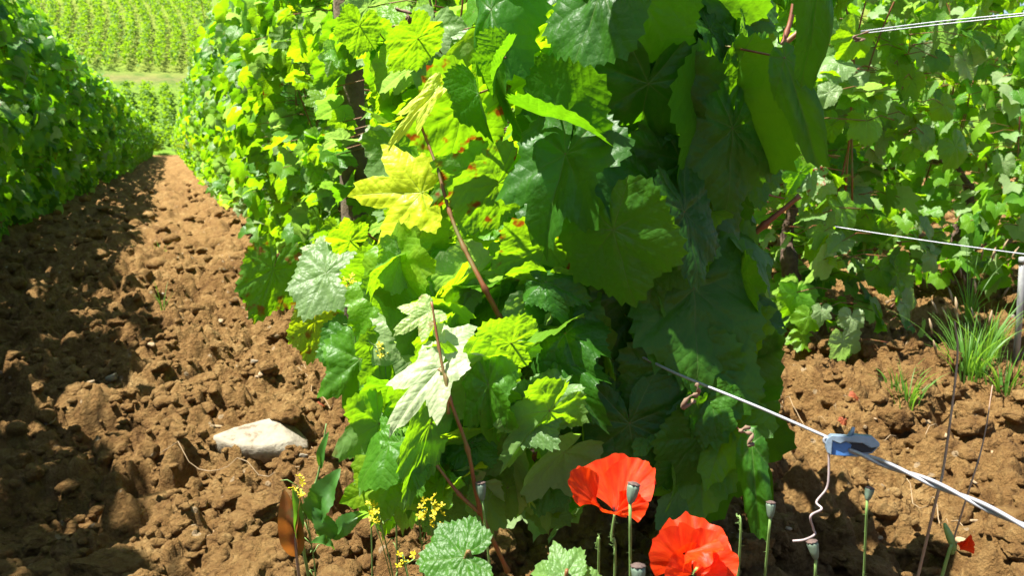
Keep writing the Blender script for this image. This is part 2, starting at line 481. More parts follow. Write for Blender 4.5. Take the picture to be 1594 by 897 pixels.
# loose clods lying on it
M['clod'] = soil_material('clod_soil')
def build_clods():
    def ico(sub):
        bm = bmesh.new(); bmesh.ops.create_icosphere(bm, subdivisions=sub, radius=1)
        V = np.array([v.co[:] for v in bm.verts]); F = np.array([[v.index for v in f.verts] for f in bm.faces]); bm.free()
        return V, F
    protos = {}
    for sub in (2, 3, 4, 5):
        V, F = ico(sub); L_ = []
        for k in range(8):
            n = V / np.linalg.norm(V, axis=1, keepdims=True)
            r = 1 + 0.55 * fbm(n[:, 0] * 1.4 + k * 9, n[:, 1] * 1.4, n[:, 2] * 1.4, 3, s=k)
            r += 0.22 * np.abs(fbm(n[:, 0] * 4 + k, n[:, 1] * 4, n[:, 2] * 4, 3, s=k + 5))
            P = n * r[:, None]
            for j in range(5):        # broken flat facets
                d = RNG.normal(size=3); d /= np.linalg.norm(d)
                h = P @ d; c = RNG.uniform(0.55, 0.85)
                P = P - np.outer(np.clip(h - c, 0, None) * 0.8, d)
            if sub > 2:
                r2 = 0.24 * fbm(P[:, 0] * 4.5, P[:, 1] * 4.5, P[:, 2] * 4.5 + k, 4 if sub > 3 else 2, s=33) + (0.14 * np.abs(fbm(P[:, 0] * 13, P[:, 1] * 13, P[:, 2] * 13 + k, 3, s=39)) if sub > 3 else 0)
                P = P + n * r2[:, None]
            P[:, 2] *= 0.75
            L_.append(P)
        protos[sub] = (L_, F)
    Vs, Fs, n0 = [], [], 0
    def put(sub, cnt, rlo, rhi, slo, shi, power=2.0):
        nonlocal n0
        L_, F = protos[sub]
        for _ in range(cnt):
            a = math.radians(RNG.uniform(-38, 40)) + YAW
            r = rlo + (rhi - rlo) * RNG.uniform() ** 1.25
            x, y = r * math.sin(a), r * math.cos(a)
            s = slo + (shi - slo) * RNG.uniform() ** power
            z = zfast(x, y)
            th = RNG.uniform(0, 6.28); c_, s_ = math.cos(th), math.sin(th)
            R = np.array([[c_, -s_, 0], [s_, c_, 0], [0, 0, 1]]) @ np.diag(RNG.uniform(0.7, 1.2, 3))
            Vs.append((L_[RNG.integers(8)] * s) @ R.T + [x, y, z + s * 0.15]); Fs.append(F + n0); n0 += len(Vs[-1])
    gx = np.linspace(-4, 8, 1200); gy = np.linspace(0, 10, 1000)
    GX, GY = np.meshgrid(gx, gy); G = soil_height(GX, GY)
    def zfast(x, y):
        
        if y > 9.9: return float(soil_height(np.array([x]), np.array([y]))[0])
        i = min(max(int(round(y / 10 * 999)), 0), 999); j = min(max(int(round((x + 4) / 12 * 1199)), 0), 1199)
        return G[i, j]
    put(5, 50, 0.95, 1.9, 0.028, 0.052)
    put(4, 350, 0.95, 2.6, 0.012, 0.034)
    put(3, 2600, 0.95, 4.2, 0.007, 0.026, 2.0)
    put(2, 9000, 0.9, 4.5, 0.004, 0.013, 1.5)
    put(2, 1800, 4.0, 9.5, 0.014, 0.055, 2.0)
    put(3, 900, 3.5, 14.0, 0.020, 0.060, 1.6)
    me = np_mesh('soil_clods', np.concatenate(Vs), [np.concatenate(Fs)])
    o = mesh_obj('soil_clods', me, M['clod'])
    tag(o, 'loose reddish brown clods of ploughed earth strewn over the ground', 'soil clods', kind='stuff')
build_clods()

# ------------------------------------------------------------------ vine leaves
CTRL = {
    'lobed':  [(0, 1.0), (14, .86), (27, .64), (40, .80), (52, .92), (64, .78), (78, .58), (92, .70), (108, .80), (128, .68), (148, .60), (164, .46), (175, .22), (180, .05)],
    'round':  [(0, .98), (14, .90), (27, .80), (40, .84), (52, .90), (64, .82), (78, .74), (92, .76), (108, .80), (128, .74), (148, .68), (164, .55), (175, .30), (180, .05)],
}
CTRL['hanging'] = [(0, 1.0), (9, .92), (18, .76), (30, .56), (45, .43), (60, .36), (90, .27), (120, .20), (150, .14), (170, .08), (180, .04)]
CTRL['young'] = [(0, 1.0), (14, .84), (26, .55), (38, .78), (52, .95), (66, .70), (80, .48), (94, .60), (108, .70), (126, .50), (146, .26), (164, .12), (175, .06), (180, .04)]
VEIN = np.radians([0, 52, 108, 150])
VB = np.radians([26, 80, 129])
def leaf_proto(nang, nring, seed, kind='round', serr=0.05, curl=0.25, fold=0.15, ripple=0.06, droop=0.2, crease=1.0, jag=0.0):
    rg = np.random.default_rng(seed)
    th = -math.pi + 2 * math.pi * np.arange(nang) / nang
    c = np.array(CTRL[kind], float)
    jl = 1 + rg.uniform(-.07, .07, len(c)); jr = 1 + rg.uniform(-.07, .07, len(c)); jr[0] = jl[0]; jr[-1] = jl[-1] = 1
    dg = np.degrees(np.abs(th))
    R = np.where(th < 0, np.interp(dg, c[:, 0], c[:, 1] * jl), np.interp(dg, c[:, 0], c[:, 1] * jr))
    R = R * (1 + .05 * np.sin(th * 5 + seed) * (dg < 160))
    if nang >= 48:
        tooth = np.zeros(nang); ph = 0.0
        seq = np.arange(nang) % 3
        tooth = np.where(seq == 0, 1.0, np.where(seq == 1, 0.1, -0.5)) * rg.uniform(.5, 1.3, nang)
        R = R * (1 + serr * tooth * (dg < 172))
    elif nang >= 24:
        R = R * (1 + serr * 0.8 * np.where(np.arange(nang) % 2, 1, -1) * (dg < 165))
    t = np.linspace(0, 1, nring + 1)[1:] ** 0.85
    T, TH = np.meshgrid(t, th, indexing='ij')
    RR = T * R[None, :]
    x, y = RR * np.sin(TH), RR * np.cos(TH)
    def shape(x, y):
        rho2 = x * x + y * y
        z = fold * np.abs(x) - droop * np.clip(y, 0, None) ** 2 - curl * x * x
        a = np.arctan2(x, y)
        z = z + ripple * rho2 * np.sin(3 * a + seed) + 0.5 * ripple * rho2 * np.sin(7 * a + 2 * seed)
        if nring >= 5:
            aa = np.abs(a); i = np.digitize(aa, VB); va = VEIN[i]; rho = np.sqrt(rho2)
            v = rho * np.abs(np.sin(aa - va)); u = rho * np.cos(aa - va)
            z = z - 0.018 * crease * np.exp(-(v / 0.05) ** 2) * np.clip(rho * 4, 0, 1)
            z = z + 0.0015 * crease * np.cos((u - 0.85 * v) * 6.5 * 2 * math.pi + math.pi + vnoise(x * 4, y * 4, s=seed) * 2) * np.clip(v * 8, 0, 1)
            z = z + 0.03 * vnoise(x * 5 + seed, y * 5, s=seed) + 0.012 * vnoise(x * 13 + seed, y * 13, s=seed + 2)
        return z
    P = np.stack([x, y, shape(x, y)], -1).reshape(-1, 3)
    P = np.concatenate([[[0, 0, 0]], P])
    tt = np.concatenate([[0], T.ravel()])
    idx = 1 + np.arange(nring * nang).reshape(nring, nang)
    b = np.concatenate([idx, idx[:, :1]], 1)
    cut = nang  # the seam at 180 deg (j = nang-1 -> 0) stays open: the petiole sinus
    tri = np.stack([np.zeros(nang, int), b[0, 1:], b[0, :-1]], -1)
    keep = np.arange(nang) != nang  # all
    q = np.stack([b[:-1, :-1], b[:-1, 1:], b[1:, 1:], b[1:, :-1]], -1)[:, keep].reshape(-1, 4)[:, ::-1] if nring > 1 else np.zeros((0, 4), int)
    q = q[:, :]
    def uvs(F):
        cen = P[F].mean(1); a = np.abs(np.arctan2(cen[:, 0], cen[:, 1])); i = np.digitize(a, VB); va = VEIN[i]
        X, Y = P[F][..., 0], P[F][..., 1]
        sg = np.sign(cen[:, 0])[:, None]; sg = np.where(sg == 0, 1, sg)
        X = X * sg
        u = X * np.sin(va)[:, None] + Y * np.cos(va)[:, None]
        v = np.abs(X * np.cos(va)[:, None] - Y * np.sin(va)[:, None])
        return np.stack([u, v], -1)
    # orientation: +z faces up
    def up(F):
        if not len(F): return F
        a, b_, c_ = P[F[:, 0]], P[F[:, 1]], P[F[:, 2]]
        nz = np.cross(b_ - a, c_ - a)[:, 2]
        F = F.copy(); m = nz < 0; F[m] = F[m][:, ::-1]
        return F
    tri, q = up(tri), up(q)
    return dict(P=P, t=tt, tri=tri, q=q, ut=uvs(tri), uq=uvs(q) if len(q) else np.zeros((0, 4, 2)))

PH, PM, PL = [], [], []
for s in range(10):
    kw = dict(kind='lobed' if s % 3 == 0 else 'round', curl=[-.1, .2, .35, .5, .1][s % 5], fold=[.1, .25, .0, .3, .15][s % 5], droop=[.35, .1, .5, .2, .45][(s * 2) % 5], ripple=[.06, .12, .09][s % 3])
    PH.append(leaf_proto(72, 7, s + 1, serr=0.055, **kw))
    PM.append(leaf_proto(30, 3, s + 1, serr=0.06, **kw))
    if s < 6:
        k2 = dict(kw); k2['ripple'] = 0.04
        PL.append(leaf_proto(12, 1, s + 1, serr=0, **k2))
HERO_FLAT = leaf_proto(108, 10, 41, kind='lobed', serr=0.06, curl=.05, fold=.06, droop=.12, ripple=.04)
HERO_ROUND = leaf_proto(108, 10, 45, kind='round', serr=0.055, curl=.08, fold=.05, droop=.15, ripple=.05)
HERO_FOLD = leaf_proto(108, 10, 43, kind='round', serr=0.055, curl=-.3, fold=.75, droop=.35, ripple=.08)
HERO_WRINK = leaf_proto(108, 10, 47, kind='round', serr=0.06, curl=.6, fold=.15, droop=.6, ripple=.22)
HERO_YOUNG = leaf_proto(108, 10, 51, kind='young', serr=0.05, curl=.25, fold=.22, droop=.3, ripple=.08)
HERO_HANG = leaf_proto(108, 10, 53, kind='hanging', serr=0.045, curl=.9, fold=.1, droop=.25, ripple=.10, crease=0.6)
HERO_LOBE2 = leaf_proto(108, 10, 49, kind='lobed', serr=0.06, curl=.25, fold=.2, droop=.3, ripple=.09)

class LeafSet:
    def __init__(s): s.items = []
    def add(s, proto, X, Y, N, P, size, wide=1.0, var=(.4, 0, 0)):
        s.items.append((proto, np.array([np.array(X) * size * wide, np.array(Y) * size, np.array(N) * size]), np.array(P, float), var))
    def mesh(s, name):
        V, T, Q, UT, UQ, C, n = [], [], [], [], [], [], 0
        for pr, Mx, P, var in s.items:
            p = pr['P'] @ Mx + P
            V.append(p); T.append(pr['tri'] + n); UT.append(pr['ut'])
            if len(pr['q']): Q.append(pr['q'] + n); UQ.append(pr['uq'])
            c = np.empty((len(p), 4), np.float32); c[:, :3] = var; c[:, 3] = pr['t']; C.append(c)
            n += len(p)
        faces = [np.concatenate(T)] + ([np.concatenate(Q)] if Q else [])
        me = np_mesh(name, np.concatenate(V), faces)
        uv = me.uv_layers.new(name='vein')
        arr = np.concatenate([np.concatenate(UT).reshape(-1, 2)] + ([np.concatenate(UQ).reshape(-1, 2)] if UQ else [])).astype(np.float32)
        uv.data.foreach_set('uv', arr.ravel())
        a = me.attributes.new('leafvar', 'FLOAT_COLOR', 'POINT'); a.data.foreach_set('color', np.concatenate(C).ravel())
        return me

def frame(n, tip):
    n = n / np.linalg.norm(n)
    y = tip - n * np.dot(tip, n); l = np.linalg.norm(y)
    if l < 1e-3: y = np.cross(n, [1, 0, 0.1]); l = np.linalg.norm(y)
    y /= l
    return np.cross(y, n), y, n

def canopy(rg, n, protos, half=0.22, ylo=-0.5, yhi=0.5, zlo=0.16, zhi=1.6, size=(.055, .095), seed=0, ends=(False, False), hue=.54, gap=-0.28, petioles=None, reject=None, palef=.22, flip=.33):
    """leaves of one vine, local coordinates: x across the row, y along it"""
    ls = LeafSet(); k = 0
    tries = 0
    while k < n and tries < n * 6:
        tries += 1
        y = rg.uniform(ylo, yhi)
        z = zlo + (zhi - zlo) * rg.uniform() ** 0.95 * (1 + .09 * float(vnoise(np.array([y * 4 + seed * 7.3]), np.array([.5]), s=6)[0]))
        s = 1 if rg.uniform() < .5 else -1
        w = half * (0.72 + 0.35 * math.sin(math.pi * min(1, max(0, (z - 0.05) / zhi))))
        w *= 1 + 0.35 * float(vnoise(np.array([y * 3.1 + seed]), np.array([z * 3.3 + s * 7]), s=4)[0])
        g = float(vnoise(np.array([y * 5.0 + seed * 3]), np.array([z * 4.5 + s * 11]), s=8)[0])
        if g < gap: continue
        depth = rg.uniform() ** 1.8
        x = s * w * (1 - 0.75 * depth)
        zt = (z - zlo) / (zhi - zlo)
        if zt > 0.93: x *= 0.8
        if reject and reject(x, y, z): continue
        out = np.array([s * rg.uniform(-.35, 1.0), rg.normal() * .5, 0.15 + rg.uniform(0, .9)])
        if rg.uniform() < flip: out = np.array([s * .15, .85, .5])
        if ends[0] and y < ylo + 0.12: out = out + np.array([0, -1.1, 0])
        if zt > .88: out = out + [0, 0, .6]
        out = out + rg.normal(size=3) * .28
        tip = np.array([s * .45, rg.normal() * .5, -.9]) + rg.normal(size=3) * .25
        X, Y, N = frame(out, tip)
        sz = rg.uniform(*size) * (1.0 if zt < .85 else .75)
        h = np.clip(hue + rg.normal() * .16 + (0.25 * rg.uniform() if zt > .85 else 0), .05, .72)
        if rg.uniform() < .008: h = .95
        spt = 1.0 if rg.uniform() < .02 else 0.0
        P = np.array([x, y, z])
        pl_ = rg.uniform(.12, .38) if rg.uniform() < palef else 0.0  # paler colour on random leaves stands in for sun sheen
        ls.add(protos[rg.integers(len(protos))], X, Y, N, P - Y * sz * .35, sz, rg.uniform(.8, 1.1), (h if pl_ == 0 else min(h, .4), spt, pl_))
        if petioles is not None and rg.uniform() < .6:
            petioles.append((P - Y * sz * .35, np.array([x * .35, y + rg.normal() * .03, z + .02])))
        k += 1
    return ls

def trunk_part(root, seed, h=0.42, r=0.022, lean=(0, 0)):
    rg = np.random.default_rng(seed); sp = Soup()
    pts = [(0, 0, -0.06)] + [(lean[0] * t + rg.normal() * .014, lean[1] * t + rg.normal() * .014, h * t) for t in np.linspace(0.1, 1, 6)]
    pts = bez(pts, 5)
    rad = [r * (1.35 - .6 * i / len(pts)) * (1 + .18 * rg.normal()) for i in range(len(pts))]
    sp.tube(pts, rad, 12, .16, seed)
    # fruiting arm along the wire
    arm = bez([pts[-1], Vector((0.02, .14, h + .08)), Vector((0.0, .42, h + .04))], 5)
    sp.tube(arm, [r * .5 * (1 - .4 * i / len(arm)) for i in range(len(arm))], 8, .12, seed + 1)
    return sp.build('trunk', M['bark'], root)

def shoots_part(root, seed, n=10, ylo=-.45, yhi=.45, z0=.40, z1=1.5, petioles=None, amp=.10):
    rg = np.random.default_rng(seed); sp = Soup()
    for i in range(n):
        y = rg.uniform(ylo, yhi); x = rg.normal() * .03
        x1 = rg.normal() * amp
        pts = bez([(x, y, z0), (x + x1 * .5 + rg.normal() * .02, y + rg.normal() * .04, z0 + (z1 - z0) * .35), (x + x1, y + rg.normal() * .06, z0 + (z1 - z0) * .7), (x + x1 * 1.2, y + rg.normal() * .08, z1)], 6)
        sp.tube(pts, [.0030 * (1 - .6 * k / len(pts)) for k in range(len(pts))], 6, .1, i)
    for a, b in (petioles or []):
        mid = (a + b) / 2 + [0, 0, .012]
        sp.tube([b, mid, a], [.0014, .0012, .001], 4)
    return sp.build('shoots', M['cane'], root)

def copy_tree(o, parent=None):
    c = o.copy(); COL.objects.link(c)
    if parent: c.parent = parent
    for ch in list(o.children): copy_tree(ch, c)
    return c

def make_vine(seed, n, protos, lod, **kw):
    root = empty('grapevine')
    rg = np.random.default_rng(seed)
    pet = [] if lod < 2 else None
    ls = canopy(rg, n, protos, seed=seed, petioles=pet, **kw)
    mesh_obj('foliage', ls.mesh('foliage'), M['leaf'], root)
    trunk_part(root, seed)
    shoots_part(root, seed + 5, 7 if lod < 2 else 4, ylo=-.3, yhi=.4, petioles=pet, z1=kw.get('zhi', 1.6) * .97)
    return root

def vine_at(o, x, y, label, group, rot=0.0, sz=1.0):
    o.location = (x, y, float(base_height(np.array([x]), np.array([y]))[0]) - 0.0)
    o.rotation_euler = (0, 0, rot); o.scale = (1, 1, sz)
    tag(o, label, 'grapevine', group)
    return o

GR = {0: 'grapevines in the shaded row across the soil path', 1: 'grapevines in the sunlit row behind the end vine', 2: 'grapevines in the second row beyond the tensioned wire', 3: 'grapevines in the third row behind the grass tufts', 4: 'grapevines in the rearmost row'}
# medium-detail originals (~2-8 m) and light ones farther back
mids = [make_vine(100 + i, 640, PM, 1, half=.235, size=(.042, .08), zlo=.10, hue=.58) for i in range(4)]
shade = [make_vine(150 + i, 820, PM, 1, half=.28, size=(.055, .095), zlo=.03, hue=.40, gap=-.38, palef=.10) for i in range(3)]  # hue lower than in the lit rows, painting shade into the leaves
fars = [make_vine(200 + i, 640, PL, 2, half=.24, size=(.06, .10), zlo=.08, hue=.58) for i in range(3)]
shade_far = [make_vine(230 + i, 760, PL, 2, half=.31, size=(.06, .105), zlo=.03, hue=.48, gap=-.5, palef=.12) for i in range(3)]  # shade painted into the hue here too
used = set()
def inst(pool, i, *a, **k):
    p = pool[i % len(pool)]
    if id(p) not in used:
        used.add(id(p)); o = p
    else: o = copy_tree(p)
    return vine_at(o, *a, **k)

ORD = ['second', 'third', 'fourth', 'fifth', 'sixth']
# row 1 (the sunlit row): the end vine comes later, these stand behind it
rj = lambda x, y, z: False
def near_post(x, y, z):
    d = Vector((x + ROWS[1], y + 2.15, z)) - CAM; f = d.dot(Fv); px = 797 + FPX * d.dot(Rv) / f; py = 448.5 - FPX * d.dot(Uv) / f
    return 535 < px < 580 and 100 < py < 330
near2 = make_vine(301, 900, PH, 0, half=.235, zlo=.08, zhi=1.22, hue=.62, size=(.031, .060), reject=near_post)  # unseen tops of this and the next vine lowered to shorten their shadow
vine_at(near2, ROWS[1], 2.15, 'second vine of the sunlit row, its leaves opening round a dark wooden post', GR[1])
near3 = make_vine(302, 860, PM, 0, half=.24, zlo=.08, zhi=1.42, hue=.60, size=(.036, .070))
vine_at(near3, ROWS[1], 3.15, 'third vine of the sunlit row, just behind the one with the wooden post', GR[1])
for i in range(1, 42):
    y = 3.15 + i
    lab = ('vine in the sunlit row, %s from the poppies' % ORD[i + 1]) if i < 3 else 'sunlit vine far back in the row along the soil path'
    inst(mids if y < 11 else fars, i, ROWS[1] + random.uniform(-.02, .02), y, lab, GR[1], math.pi * (i % 2), random.uniform(.96, 1.04))
# row 0: across the path, in shade
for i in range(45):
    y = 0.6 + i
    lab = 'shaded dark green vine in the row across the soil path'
    inst(shade if y < 14 else shade_far, i + 1, ROWS[0] + random.uniform(-.03, .03), y, lab, GR[0], math.pi * ((i // 2) % 2), 1.22 if y < 4.2 else random.uniform(.98, 1.04))  # unseen near vines stretched taller to lengthen their shadow on the path
# row 2
v2 = make_vine(401, 1000, PH, 0, half=.235, zlo=.04, hue=.56, gap=-.55, palef=.38, flip=.1, size=(.036, .070), ylo=-.42, ends=(True, False))
vine_at(v2, ROWS[2], 1.98, 'end vine of the second row, dark drooping leaves hanging over its bare trunk', GR[2])
for i in range(14):
    y = 3.0 + i
    inst(mids if y < 8 else fars, i + 2, ROWS[2], y, 'sunlit vine behind the end vine of the second row' if i == 0 else 'green vine farther back in the second row', GR[2], math.pi * (i % 2), random.uniform(.97, 1.04))
# row 3
v3 = make_vine(402, 1000, PM, 0, half=.24, zlo=.05, gap=-.5, palef=.38, flip=.1, size=(.036, .070), ylo=-.45, ends=(True, False), hue=.60)
vine_at(v3, ROWS[3], 2.30, 'end vine of the third row with exposed brown trunk beside the grey stake', GR[3])
for i in range(12):
    y = 3.3 + i
    inst(mids if y < 7 else fars, i, ROWS[3], y, 'sunlit vine behind the bare-trunked end vine' if i == 0 else 'green vine farther back in the third row', GR[3], math.pi * ((i + 1) % 2), random.uniform(.97, 1.04))
for i in range(10):
    inst(mids, i + 1, ROWS[4], 2.8 + i, 'green vine in the rearmost row, seen between the others', GR[4], math.pi * (i % 2), random.uniform(.97, 1.04))

# ------------------------------------------------------------------ the end vine, leaf by leaf where the photograph shows them
end_vine = empty('grapevine')
EVX, EVY = ROWS[1], 1.22
end_vine.location = (EVX, EVY, 0)
tag(end_vine, 'large end vine with big dark leaves standing behind the two red poppies', 'grapevine', GR[1])
bpy.context.view_layer.update()
OFF = np.array([EVX, EVY, 0.0])
rg = np.random.default_rng(77)
pet = []
def sunny(x, y, z): return False
ls = canopy(rg, 640, PH, half=.20, ylo=-.33, yhi=.45, zlo=.10, zhi=1.02, size=(.034, .066), seed=9, petioles=pet, hue=.64)  # unseen top kept low so its shadow spares the soil
camv = np.array(CAM); aR, aU, aF = np.array(Rv), np.array(Uv), np.array(Fv)
def project(P):
    d = P - camv; f = d @ aF
    return 797 + FPX * (d @ aR) / f, 448.5 - FPX * (d @ aU) / f, f
# thin the random leaves where the photograph shows ground beside or below the vine
def off_vine(P):
    px, py, f = project(P)
    return (P[2] > .8 and P[0] > EVX + .08) or (px > 1145 and py > 230) or (px > 1090 and py > 700) or (px > 1180) or (540 < px < 578 and 110 < py < 330) or (f < .62) or (py > 800 and px > 830) or (740 < px < 800 and py > 760)  # first clause trims the unseen top to shorten its shadow
ls.items = [it for it in ls.items if not off_vine(it[2] + OFF)]

def hero_frame(p0, p1, tilt, under):
    """petiole point p0, tip p1; tilt=(right, up) turns the visible face"""
    P0, P1 = np.array(p0), np.array(p1)
    view = -(P0 + P1) / 2 + camv; view /= np.linalg.norm(view)
    vis = view + tilt[0] * aR + tilt[1] * aU
    n = -vis if under else vis
    X, Y, N = frame(n, P1 - P0)
    return X, Y, N, P0, float(np.linalg.norm(P1 - P0))
def hero(ls, a, b, d, d2=None, tilt=(0, 0.1), wide=1.0, proto=None, var=(.4, 0, 0), under=False, off=OFF):
    d2 = d if d2 is None else d2
    p0, p1 = at(a[0], a[1], d), at(b[0], b[1], d2)
    X, Y, N, P0, size = hero_frame(p0, p1, tilt, under)
    ls.add(proto or HERO_ROUND, X, Y, N, P0 - off, size, wide, var)
    return P0 - off
# dark leaves of the end face, shade painted in by a low hue
D = .10
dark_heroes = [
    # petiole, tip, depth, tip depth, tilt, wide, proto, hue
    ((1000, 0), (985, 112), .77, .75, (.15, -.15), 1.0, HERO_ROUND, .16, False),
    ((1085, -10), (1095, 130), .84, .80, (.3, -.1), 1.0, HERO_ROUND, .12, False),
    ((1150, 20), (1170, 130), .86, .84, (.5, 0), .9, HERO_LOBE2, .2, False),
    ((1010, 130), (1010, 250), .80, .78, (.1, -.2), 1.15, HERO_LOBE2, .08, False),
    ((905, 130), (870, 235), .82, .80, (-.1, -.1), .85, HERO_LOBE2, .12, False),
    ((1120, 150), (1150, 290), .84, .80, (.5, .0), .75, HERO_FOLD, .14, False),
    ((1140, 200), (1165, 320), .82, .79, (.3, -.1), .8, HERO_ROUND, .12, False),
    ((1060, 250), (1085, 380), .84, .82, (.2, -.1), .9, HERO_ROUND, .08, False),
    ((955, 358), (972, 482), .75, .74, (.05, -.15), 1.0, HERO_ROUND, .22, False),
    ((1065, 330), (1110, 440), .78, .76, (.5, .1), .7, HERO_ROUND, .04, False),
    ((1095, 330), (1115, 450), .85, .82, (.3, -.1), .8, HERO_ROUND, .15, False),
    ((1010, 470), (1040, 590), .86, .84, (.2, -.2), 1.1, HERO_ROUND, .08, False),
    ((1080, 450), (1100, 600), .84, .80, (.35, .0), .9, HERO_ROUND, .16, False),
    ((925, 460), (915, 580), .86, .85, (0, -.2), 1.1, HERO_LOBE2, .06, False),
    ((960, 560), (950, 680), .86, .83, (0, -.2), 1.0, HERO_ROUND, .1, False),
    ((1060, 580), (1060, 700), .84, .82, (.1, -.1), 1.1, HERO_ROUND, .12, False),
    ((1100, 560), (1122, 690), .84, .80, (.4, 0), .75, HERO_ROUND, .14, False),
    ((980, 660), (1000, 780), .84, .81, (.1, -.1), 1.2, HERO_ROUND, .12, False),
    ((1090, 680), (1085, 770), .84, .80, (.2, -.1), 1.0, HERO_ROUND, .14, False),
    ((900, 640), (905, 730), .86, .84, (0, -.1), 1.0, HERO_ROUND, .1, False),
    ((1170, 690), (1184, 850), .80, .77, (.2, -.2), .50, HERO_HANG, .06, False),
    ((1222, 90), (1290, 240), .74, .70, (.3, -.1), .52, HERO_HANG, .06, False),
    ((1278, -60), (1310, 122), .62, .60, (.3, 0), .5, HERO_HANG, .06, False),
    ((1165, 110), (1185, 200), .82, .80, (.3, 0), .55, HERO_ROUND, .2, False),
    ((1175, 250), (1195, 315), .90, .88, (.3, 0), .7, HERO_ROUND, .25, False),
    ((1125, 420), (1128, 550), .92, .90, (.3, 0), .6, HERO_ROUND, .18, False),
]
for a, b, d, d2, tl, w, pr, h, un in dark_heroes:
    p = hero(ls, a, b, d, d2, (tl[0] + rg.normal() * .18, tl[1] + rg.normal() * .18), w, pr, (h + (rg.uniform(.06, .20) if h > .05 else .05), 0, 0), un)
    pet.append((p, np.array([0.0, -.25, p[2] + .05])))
# unseen leaves added above the frame to shade the drooping ones
for (ax_, ay_, ad_), n_ in (((1262, 165, .72), 11), ((1295, 30, .61), 9)):
    P_ = np.array(at(ax_, ay_, ad_)) - OFF
    for _ in range(n_):
        k_ = .30 if ay_ < 400 else .22
        p = P_ + np.array(tosun) * (k_ + rg.uniform(-.05, .10)) + rg.normal(size=3) * [.028, .028, .02]
        X, Y, N = frame(np.array(tosun) + rg.normal(size=3) * .3, np.array([.3, -.5, -.4]) + rg.normal(size=3) * .5)
        ls.add(PH[rg.integers(10)], X, Y, N, p - Y * .03, rg.uniform(.045, .07), 1.0, (rg.uniform(.1, .3), 0, 0))
for _ in range(85):
    px, py = rg.uniform(870, 1175), rg.uniform(-30, 740)
    if px > 1090 and py > 690: continue
    d = rg.uniform(.83, .90)
    p = np.array(at(px, py, d)) - OFF
    X, Y, N = frame(np.array([rg.normal() * .6, -.6, .5]) + rg.normal(size=3) * .35, np.array([rg.normal() * .4, -.2, -1]) + rg.normal(size=3) * .35)
    ls.add(PH[rg.integers(10)], X, Y, N, p, rg.uniform(.034, .066), rg.uniform(.8, 1.05), (rg.uniform(.15, .5), 0, 0))
# dense interior behind the end face, low hue adding to its shade
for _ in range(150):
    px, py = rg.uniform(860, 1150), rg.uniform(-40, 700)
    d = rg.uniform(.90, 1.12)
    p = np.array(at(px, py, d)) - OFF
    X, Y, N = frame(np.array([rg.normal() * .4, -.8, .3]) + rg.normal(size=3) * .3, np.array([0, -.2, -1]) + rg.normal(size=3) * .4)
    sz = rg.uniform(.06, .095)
    ls.add(PH[rg.integers(10)], X, Y, N, p, sz, 1.0, (rg.uniform(.08, .3), 0, 0))
